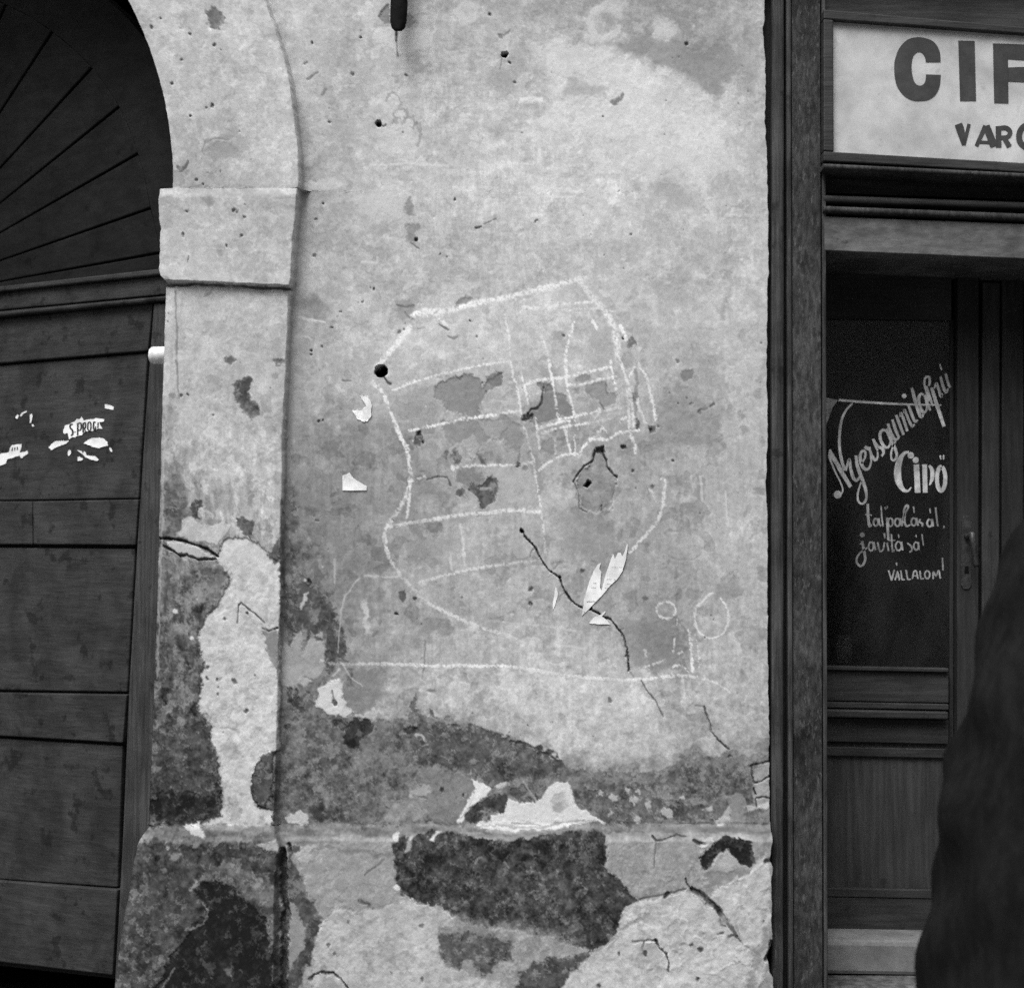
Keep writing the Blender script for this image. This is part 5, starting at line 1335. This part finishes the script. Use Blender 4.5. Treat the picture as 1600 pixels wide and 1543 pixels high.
# ------------------------------------------------------------------ the shop door: two leaves, the left one glazed and lettered
DY = 0.26
door = empty('shop_door', tuple(at(1490, 1470, DY)), 'dark two-leaf wooden shop door with hand-lettered glass above panels', 'door')
dl = lambda name, x0, x1, l0, l1, Yf, mat, sl=3, th=0.03, par=door, bv=0.002: slab(name, [(x0, l0), (x1, l0 + sl * (x1 - x0) / 200), (x1, l1 + sl * (x1 - x0) / 200), (x0, l1)], DY + Yf, DY + Yf + th, mat, par, bv)
dl('top_rail', 1272, 1487, 395, 497, 0.0, DOORR)
dl('stile', 1240, 1284, 497.5, 1470, 0.0, DOORW, 0)
slab('meeting_stile', [(1484, 500.5), (1490, 500.5), (1489, 1470), (1483, 1470)], DY + 0.012, DY + 0.04, DOORD, door)
pane = slab('glass_pane', [(1284.5, 498), (1483.5, 500), (1483, 1043), (1284.5, 1040)], DY + 0.012, DY + 0.015, glass, door)
hbd = lambda name, l0, l1, Yf, mat, sl=4, bv=0.002: dl(name, 1284.5, 1482.5, l0, l1, Yf, mat, sl, bv=bv)
hbd('sash_bead', 1040, 1046, -0.014, DOORR)
hbd('lock_rail', 1046.5, 1094, -0.002, DOORR)
hbd('moulding', 1096, 1105, -0.012, DOORR)
hbd('moulding', 1108, 1120, -0.026, DOORR, bv=0.004)
hbd('rail', 1120.5, 1158, 0.002, DOORR)
hbd('moulding', 1166, 1180, 0.004, DOORR)
hbd('lower_panel', 1158.5, 1386, 0.014, DOORW, 3)
hbd('moulding', 1386.5, 1400, 0.000, DOORR)
hbd('bottom_rail', 1400.5, 1464, 0.003, DOORR)
# right leaf
slab('stile', [(1496, 400), (1530, 401), (1529, 1470), (1495, 1470)], DY - 0.012, DY + 0.03, DOORD, door, 0.003)
slab('glazing_bar', [(1535, 440), (1563, 441), (1562, 1040), (1534, 1040)], DY - 0.002, DY + 0.02, DOORW, door, 0.004)
slab('stile', [(1566, 400), (1600, 401), (1599, 1470), (1565, 1470)], DY - 0.004, DY + 0.03, DOORD, door, 0.003)
slab('panel', [(1530.5, 401), (1565.5, 402), (1564.5, 1470), (1529.5, 1470)], DY + 0.016, DY + 0.03, DARKW, door)
slab('panel', [(1600.5, 402), (1745, 404), (1745, 1472), (1599.5, 1471)], DY + 0.012, DY + 0.03, DOORW, door, 0.003)
# lock plate and lever
slab('lock_plate', [(1503, 812), (1506, 806), (1516, 806), (1519, 812), (1518, 914), (1514, 920), (1506, 920), (1502, 914)], DY - 0.0155, DY - 0.0125, BRASS, door, 0.0008)
V, F = [], []
h0 = at(1511, 838, DY - 0.015)
lathe_geo([(0, 0.009), (0.008, 0.008), (0.035, 0.007), (0.042, 0.009)], h0, (0, -1, 0), V, F, 14)
lathe_geo([(-0.012, 0.004), (-0.008, 0.008), (0.03, 0.0075), (0.075, 0.008), (0.082, 0.005)], h0 + np.array([0, -0.042, 0]), (0.12, 0, -1), V, F, 14)
mesh_obj('handle', V, F, BRASS, door, smooth=True)
slab('keyhole', [(1508, 884), (1513, 884), (1514, 896), (1507, 896)], DY - 0.0162, DY - 0.0156, IRON, door)

# lettering painted on the glass (traced at 7.014x and 6.667x)
PP = lambda x, y: at(x, y, DY + 0.0112)
A7 = lambda P: [(1280 + p[0] / 7.014, 560 + p[1] / 7.014) + ((p[2] / 7.014,) if len(p) > 2 else ()) for p in P]
B6 = lambda P: [(1280 + p[0] / 6.667, 740 + p[1] / 6.667) + ((p[2] / 6.667,) if len(p) > 2 else ()) for p in P]


def glyph(tr, strokes, w, discs=(), mat=None):
    V, F = [], []
    k = 7.014 if tr is A7 else 6.667
    for i_, s_ in enumerate(strokes):
        ribbon_geo(tr(s_), w / k, lambda x, y, i_=i_: at(x, y, DY + 0.0112 - 0.00012 * i_), V, F, 5)
    for x, y, r in discs:
        disc_geo(*tr([(x, y)])[0], r / k, lambda x, y: at(x, y, DY + 0.0107), V, F)
    mesh_obj('letter', V, F, mat or (PANEP if tr is A7 else PANE2), pane)


def el(cx, cy, rx, ry, a=-80, b=280):
    return ring_pts(cx, cy, rx, ry, a, b, 14)


# "Nyersgumitalpu" with its long flourish
glyph(A7, [[(235, 1500, 14), (258, 1440, 16), (235, 1360, 16), (180, 1250, 18), (138, 1150, 20), (112, 1070, 26), (120, 1000, 20)], [(118, 995, 20), (150, 1080, 44), (205, 1170, 46), (262, 1270, 46), (345, 1405, 40)], [(280, 1225, 34), (245, 1110, 34), (222, 960, 30), (226, 800, 30), (250, 660, 28), (300, 560, 24), (365, 492, 20)],
            [(213, 455, 24), (500, 478, 26), (900, 500, 22), (1340, 510, 14)]], 28, [(202, 1490, 44)])
glyph(A7, [[(290, 1230, 24), (318, 1130, 26), (334, 1110, 28), (344, 1200, 34), (372, 1300, 36), (410, 1335, 30), (448, 1290, 22)], [(402, 1060, 30), (420, 1180, 38), (462, 1300, 40), (505, 1420, 34), (518, 1510, 28), (500, 1570, 26), (465, 1590, 24), (428, 1560, 24), (422, 1490, 20), (440, 1410, 18), (465, 1340, 16)]], 28)
glyph(A7, [[(462, 1150, 18), (500, 1090, 22), (506, 1030, 26), (476, 1012, 28), (450, 1060, 34), (460, 1150, 38), (500, 1210, 36), (545, 1200, 26), (570, 1130, 18), (560, 1060, 16)]], 30)
glyph(A7, [[(498, 965, 34), (530, 985, 40), (565, 985, 30)], [(548, 980, 24), (575, 1060, 32), (610, 1110, 34), (640, 1080, 22), (640, 1020, 16)]], 30)
glyph(A7, [[(588, 880, 24), (612, 950, 22), (640, 1010, 18)], [(592, 880, 20), (640, 960, 30), (690, 985, 34), (706, 1030, 30), (684, 1072, 20)]], 28)
glyph(A7, [[(742, 800, 22), (700, 782, 28), (668, 820, 32), (676, 900, 34), (716, 965, 32), (760, 968, 24), (788, 900, 20)], [(730, 770, 28), (790, 900, 34), (836, 1000, 32), (850, 1060, 28), (830, 1112, 24), (795, 1105, 22), (788, 1040, 20), (810, 960, 18), (840, 900, 16)]], 28)
glyph(A7, [[(752, 712, 30), (780, 800, 34), (822, 880, 34), (856, 882, 24), (880, 850, 16)], [(802, 668, 30), (840, 790, 34), (876, 866, 28)]], 30)
glyph(A7, [[(844, 618, 30), (880, 720, 34), (925, 835, 30)], [(886, 640, 16), (896, 596, 24), (930, 680, 32), (966, 796, 30)], [(926, 600, 16), (936, 560, 24), (975, 660, 30), (1015, 740, 30), (1045, 720, 18)]], 30)
glyph(A7, [[(978, 510, 28), (1010, 600, 32), (1050, 690, 30), (1080, 670, 16)]], 30, [(930, 410, 26)])
glyph(A7, [[(1014, 322, 30), (1044, 430, 38), (1082, 560, 40), (1116, 640, 34), (1150, 600, 18)]], 34)
glyph(A7, [[(1150, 400, 24), (1110, 390, 28), (1090, 450, 34), (1106, 530, 36), (1142, 588, 34), (1176, 560, 22), (1170, 470, 18), (1150, 400, 20)], [(1160, 400, 24), (1190, 500, 30), (1216, 570, 24)]], 28)
glyph(A7, [[(1210, 470, 24), (1170, 350, 22), (1152, 260, 22), (1170, 205, 24), (1205, 205, 26), (1212, 260, 28), (1200, 300, 20)], [(1176, 300, 22), (1210, 420, 30), (1246, 520, 24)]], 24)
glyph(A7, [[(1232, 320, 34), (1280, 480, 40), (1320, 600, 40), (1368, 745, 36)], [(1262, 330, 16), (1285, 270, 26), (1310, 340, 32), (1335, 420, 28), (1350, 380, 14)]], 34)
glyph(A7, [[(1330, 200, 28), (1356, 300, 34), (1388, 370, 30), (1414, 330, 18)], [(1386, 165, 28), (1412, 270, 30), (1436, 320, 24)], [(1322, 60, 14), (1340, 125, 20)]], 28)
# Cipo with double accent
glyph(A7, [[(985, 1022, 24), (930, 1040, 36), (880, 1120, 62), (858, 1240, 78), (872, 1350, 72), (915, 1430, 44), (970, 1450, 26), (1010, 1410, 12)]], 50, [(1004, 1060, 36)])
glyph(A7, [[(1065, 1160, 60), (1080, 1470, 62)]], 60, [(1058, 1112, 34)])
glyph(A7, [[(1155, 1160, 52), (1162, 1470, 52)], [(1205, 1172, 26), (1236, 1220, 44), (1238, 1310, 42), (1210, 1388, 14)]], 50)
glyph(A7, [[(p[0], p[1], 44) for p in el(1336, 1316, 46, 132)], [(1326, 1060, 20), (1332, 1105, 14)], [(1364, 1058, 20), (1362, 1108, 14)]], 40)
# "talpalasat," / "javitasat" / "VALLALOM!"
for st in ([[(505, 312, 28), (508, 430, 28), (522, 540, 28), (548, 530, 16)], [(478, 425, 14), (548, 430, 14)]], [el(590, 505, 24, 38), [(622, 462), (626, 520), (646, 545)]], [[(645, 335, 14), (652, 450, 16), (664, 548, 14)]],
           [[(684, 345, 14), (692, 372, 10)], [(712, 335, 14), (704, 366, 10)]], [[(708, 455, 24), (714, 560, 28), (720, 688, 24)], el(742, 505, 24, 42)], [el(815, 505, 26, 40), [(846, 462), (856, 545)]],
           [[(862, 545, 18), (880, 440, 20), (888, 360, 22), (918, 326, 20), (926, 358, 18), (896, 410, 20), (888, 490, 22), (908, 545, 20), (950, 530, 16)]], [el(985, 500, 26, 38), [(1014, 460), (1030, 540)], [(982, 340, 18), (990, 408, 12)]],
           [[(1052, 470), (1044, 500), (1078, 520), (1070, 548)]], [el(1150, 512, 26, 38), [(1178, 470), (1188, 550)], [(1152, 360, 16), (1158, 412, 12)]], [[(1212, 350, 18), (1224, 470, 18), (1236, 548, 18)]], [[(1300, 540, 16), (1297, 566, 10)]]):
    glyph(B6, st, 19)
glyph(B6, [[(446, 700, 24), (466, 800, 30), (480, 880, 26), (462, 938, 24), (430, 962, 22), (396, 932, 22), (390, 885, 20), (420, 830, 18), (470, 790, 16), (512, 762, 14)], [(424, 735, 14), (460, 700, 14)]], 24, [(448, 636, 26)])
for st in ([el(540, 756, 26, 44), [(570, 710), (586, 796)]], [[(608, 712), (630, 800), (664, 790), (680, 712)]], [[(706, 718), (722, 802)], [(676, 618, 20), (686, 672, 14)]], [[(752, 628), (762, 800), (782, 790)], [(720, 694, 12), (792, 692, 12)]],
           [el(826, 752, 30, 46), [(858, 706), (870, 796)], [(826, 632, 14), (832, 668, 10)]], [[(918, 720), (958, 756), (964, 796), (940, 816)]], [el(1010, 752, 25, 40), [(1036, 712, 10), (1044, 792, 10)], [(1008, 636, 10), (1012, 664, 8)]], [[(1070, 628, 14), (1086, 746, 12)]]):
    glyph(B6, st, 17)
for st in ([[(722, 1004), (754, 1110)], [(754, 1112), (782, 998)]], [[(790, 1106), (816, 1014)], [(816, 1014), (838, 1106)], [(800, 1072, 12), (834, 1072, 12)], [(804, 924, 16), (808, 956, 10)]], [[(850, 1005), (862, 1100)], [(858, 1102, 14), (894, 1100, 12)]],
           [[(904, 1000), (922, 1100)], [(918, 1102, 14), (956, 1096, 12)]], [[(970, 1092), (986, 1020), (1012, 1016), (1028, 1092)], [(976, 1062, 12), (1024, 1060, 12)]], [[(1048, 1010), (1060, 1096)], [(1058, 1096, 14), (1092, 1088, 12)]], [el(1126, 1050, 26, 40)],
           [[(1186, 1096), (1190, 1020), (1216, 1062), (1244, 1006), (1262, 1090)]], [[(1284, 874), (1290, 1004)]]):
    glyph(B6, st, 16)

V, F = [], []
F.append(tuple(range(6))); V += [PP(*q) for q in A7([(68, 430), (140, 440), (205, 456), (150, 530), (110, 640), (75, 735)])]
mesh_obj('flourish', V, F, PANE2, pane)
# seen dimly through the glass
V, F = [], []
jb = at(1319, 1036, DY + 0.09)  # small pale upright form added behind the pane
lathe_geo([(0, 0.020), (0.004, 0.022), (0.052, 0.022), (0.060, 0.017), (0.066, 0.017), (0.074, 0.019), (0.076, 0.012)], jb, (0, 0, 1), V, F, 20)
tag(mesh_obj('item', V, F, CURTAIN, None, smooth=True, origin=jb), 'small pale jar standing inside the door, low behind the glass', 'item')
sb = at(1319, 1037, DY + 0.09)
V, F = [], []
box_geo(at(1280, 1037, DY + .05)[0], at(1490, 1037, DY + .05)[0], DY + 0.045, DY + 0.22, sb[2] - 0.02, sb[2] - 0.0005, V, F)
mesh_obj('inner_sill', V, F, DOORR, door)

# stone step
step = slab('stone_threshold', [(1276, 1468), (1745, 1476), (1745, 1530), (1276, 1522)], 0.15, 0.40, STONE, None, 0.012, origin=at(1500, 1522, 0.2))
tag(step, 'worn pale stone threshold under the shop door', 'threshold')
V, F = [], []
x0_, x1_ = at(1284, 1530, 0.05)[0], at(1760, 1530, 0.05)[0]
z_ = at(1284, 1524.5, 0.15)[2]
box_geo(x0_, x1_, 0.06, 0.42, GROUND, z_, V, F)
tag(mesh_obj('doorstep', V, F, PAVE, None, bevel=0.008, origin=np.array([(x0_ + x1_) / 2, 0.2, GROUND])), 'low dark step below the stone threshold', 'step')

# ------------------------------------------------------------------ passer-by at the right border, close to the camera
SKIN = worn('skin', 0.22, (2, 2, 2), 9, 0.1, 0.1, 9, raw=True, rough=0.6, bump=0.05)
COAT = worn('dark_coat', 0.0105, (9, 9, 3), 6, 0.3, 0.25, 6, raw=True, rough=0.95, spec=0.05, bump=0.4)
TROU = worn('dark_trousers', 0.008, (10, 10, 2), 6, 0.4, 0.3, 5, raw=True, rough=0.95, spec=0.05, bump=0.3)
HAIR = worn('dark_hair', 0.018, (60, 60, 6), 6, 0.4, 0.2, 9, raw=True, rough=0.6)
SHOE = worn('dark_leather', 0.016, (4, 4, 4), 6, 0.2, 0.2, 9, raw=True, rough=0.5)
PB0 = np.array([1.075, -0.92, GROUND])
person = empty('person', tuple(PB0), 'person in a long dark coat walking out past the right border', 'person')


def skin(name, nodes, edges, mat, root=0, sub=2):
    """nodes: (x, y, z, rx, ry) relative to the feet; grown by a Skin modifier"""
    me = bpy.data.meshes.new(name)
    me.from_pydata([n[:3] for n in nodes], edges, [])
    o = bpy.data.objects.new(name, me)
    C.objects.link(o)
    o.parent = person
    o.modifiers.new('skin', 'SKIN').use_smooth_shade = True
    for i, n in enumerate(nodes):
        sv = me.skin_vertices[0].data[i]
        sv.radius = (n[3], n[4] if len(n) > 4 else n[3])
        sv.use_root = i == root
    s = o.modifiers.new('sub', 'SUBSURF')
    s.levels = s.render_levels = sub
    me.materials.append(mat)
    dg = bpy.context.evaluated_depsgraph_get()
    m2 = bpy.data.meshes.new_from_object(o.evaluated_get(dg))
    o.modifiers.clear()
    o.data = m2
    bpy.data.meshes.remove(me)
    m2.name = name
    return o


# walking to the right (+x); near side is -y, its arm bent with the hand in the coat pocket
bodyn = [(-0.02, 0, .84, .12, .12), (-0.01, 0, 1.00, .10, .11), (0.0, 0, 1.16, .11, .13), (0.01, 0, 1.29, .06, .08), (0.03, 0, 1.38, .048, .048), (0.062, 0, 1.455, .06, .052), (0.055, 0, 1.545, .086, .072), (0.05, 0, 1.60, .065, .06),
         (-0.02, -.165, 1.285, .045), (-0.15, -.245, 1.055, .036), (-0.05, -.243, .946, .028), (0.0, -.225, .93, .022),
         (0.0, .165, 1.285, .045), (0.06, .213, 1.03, .036), (0.155, .20, .86, .028), (0.175, .19, .81, .026),
         (-0.02, -.09, .80, .085), (-0.09, -.09, .46, .06), (-0.27, -.09, .14, .04), (-0.02, .09, .80, .085), (0.13, .09, .46, .06), (0.22, .09, .09, .04)]
bodyn.append((0.108, 0, 1.448, .026, .03))
bodye = [(0, 1), (1, 2), (2, 3), (3, 4), (4, 5), (5, 6), (6, 7), (3, 8), (8, 9), (9, 10), (10, 11), (3, 12), (12, 13), (13, 14), (14, 15), (0, 16), (16, 17), (17, 18), (0, 19), (19, 20), (20, 21), (5, 22)]
body = skin('body', bodyn, bodye, SKIN)


def hand(wrist, d, side, nm):
    d = np.array(d, float); d /= np.linalg.norm(d)
    up = np.array([0, side, 0.25]); up -= d * (up @ d); up /= np.linalg.norm(up)
    lat = np.cross(d, up)
    w = np.array(wrist, float)
    n, e = [tuple(w) + (.022, .017), tuple(w + d * .05) + (.034, .016), tuple(w + d * .085) + (.032, .014)], [(0, 1), (1, 2)]
    for k, (off, ln_) in enumerate(((-.028, .066), (-.010, .078), (.010, .073), (.027, .056))):
        b_ = w + d * .088 + lat * off
        i = len(n)
        for t_, dr in ((0.0, 0), (.45, .010), (.8, .030), (1.0, .045)):
            n.append(tuple(b_ + d * ln_ * t_ - up * dr) + ((.0092,) if t_ < .9 else (.0075,)))
        e += [(2, i), (i, i + 1), (i + 1, i + 2), (i + 2, i + 3)]
    i = len(n)
    for t_, r_ in ((0.02, .013), (.045, .011), (.065, .0085)):
        n.append(tuple(w + d * (.02 + t_ * .9) - lat * (.03 + t_ * .55) - up * t_ * .25) + (r_,))
    e += [(0, i), (i, i + 1), (i + 1, i + 2)]
    skin(nm, n, e, SKIN)


hand(bodyn[15][:3], (.15, 0, -1), 1, 'hand')
# the coat hangs from the shoulders in soft folds
secs = [(0.34, -.055, .285, .235), (0.48, -.05, .275, .23), (0.64, -.045, .265, .225), (0.80, -.04, .25, .215), (0.94, -.03, .222, .20), (1.06, -.02, .195, .19), (1.16, -.012, .18, .192), (1.24, -.002, .165, .20), (1.30, .006, .14, .18), (1.345, .015, .105, .125), (1.385, .025, .072, .078), (1.425, .03, .066, .068)]
V, F = [], []
SEG = 56
zz = np.linspace(secs[0][0], secs[-1][0], 40)
sa = np.array(secs)
for z_ in zz:
    cx_, rx_, ry_ = (np.interp(z_, sa[:, 0], sa[:, k]) for k in (1, 2, 3))
    fold = 0.045 * np.clip((1.05 - z_) / 0.7, 0, 1)
    for k in range(SEG):
        an = 2 * math.pi * k / SEG
        m_ = 1 + fold * (math.sin(5 * an + 1.5 * z_) + 0.6 * math.sin(9 * an - 3 * z_ + 1)) + 0.05 * math.sin(15 * z_ + 3 * an + 2 * math.sin(7 * z_)) + 0.03 * math.sin(31 * z_ - 5 * an)
        V.append(PB0 + np.array([cx_ + rx_ * m_ * math.cos(an), ry_ * m_ * math.sin(an), z_]))
for r_ in range(len(zz) - 1):
    for k in range(SEG):
        k2 = (k + 1) % SEG
        F.append((r_ * SEG + k, r_ * SEG + k2, (r_ + 1) * SEG + k2, (r_ + 1) * SEG + k))
coat = mesh_obj('coat', V, F, COAT, person, smooth=True)
sm = coat.modifiers.new('thick', 'SOLIDIFY'); sm.thickness = 0.006
for nm_, ns_ in (('sleeve', [(.0, -.10, 1.29, .075), (-.025, -.165, 1.29, .085), (-.07, -.205, 1.24, .086), (-.12, -.235, 1.14, .074), (-.155, -.25, 1.05, .068), (-.11, -.255, .985, .062), (-.05, -.245, .945, .06), (.0, -.225, .93, .055)]),
                 ('sleeve', [(.0, .10, 1.29, .075), (.0, .165, 1.29, .085), (.02, .205, 1.22, .084), (.06, .215, 1.03, .068), (.11, .208, .94, .06), (.155, .20, .87, .052)])):
    skin(nm_, ns_, [(k, k + 1) for k in range(len(ns_) - 1)], COAT, 0)
skin('trousers', [(-0.02, 0, .84, .11, .13), (-0.03, -.09, .76, .095), (-0.09, -.09, .46, .095), (-0.24, -.09, .20, .078), (-0.285, -.09, .12, .076), (0.0, .09, .76, .095), (0.13, .09, .46, .09), (0.21, .09, .16, .08), (0.22, .09, .07, .08)],
     [(0, 1), (1, 2), (2, 3), (3, 4), (0, 5), (5, 6), (6, 7), (7, 8)], TROU)
skin('shoe', [(-0.29, -.09, .10, .045), (-0.23, -.09, .055, .042, .038), (-0.15, -.09, .035, .036, .03), (-0.32, -.09, .10, .03)], [(3, 0), (0, 1), (1, 2)], SHOE)
skin('shoe', [(0.205, .09, .055, .045), (0.27, .09, .045, .042, .038), (0.35, .09, .035, .036, .03), (0.19, .09, .03, .03)], [(3, 0), (0, 1), (1, 2)], SHOE)
# head details: hair cap, nose, ears, eyes, mouth
skin('hair', [(0.01, 0, 1.44, .045, .06), (0.01, 0, 1.53, .085, .085), (0.035, 0, 1.60, .088, .08), (0.085, 0, 1.625, .05, .06)], [(0, 1), (1, 2), (2, 3)], HAIR)
skin('nose', [(0.124, 0, 1.56, .006), (0.136, 0, 1.53, .008), (0.124, 0, 1.518, .008)], [(0, 1), (1, 2)], SKIN)
for s_ in (-1, 1):
    skin('ear', [(0.05, s_ * .074, 1.55, .006, .012), (0.047, s_ * .075, 1.53, .006, .013), (0.053, s_ * .070, 1.508, .005, .008)], [(0, 1), (1, 2)], SKIN)
    V, F = [], []
    lathe_geo([(-.009, .002), (-.006, .0075), (0, .010), (.006, .0075), (.009, .002)], PB0 + np.array([0.125, s_ * .030, 1.552]), (1, 0, 0), V, F, 12)
    mesh_obj('eye', V, F, HAIR, person, smooth=True)
skin('mouth', [(0.125, -.020, 1.478, .005), (0.134, 0, 1.480, .007), (0.125, .020, 1.478, .005)], [(0, 1), (1, 2)], COAT)
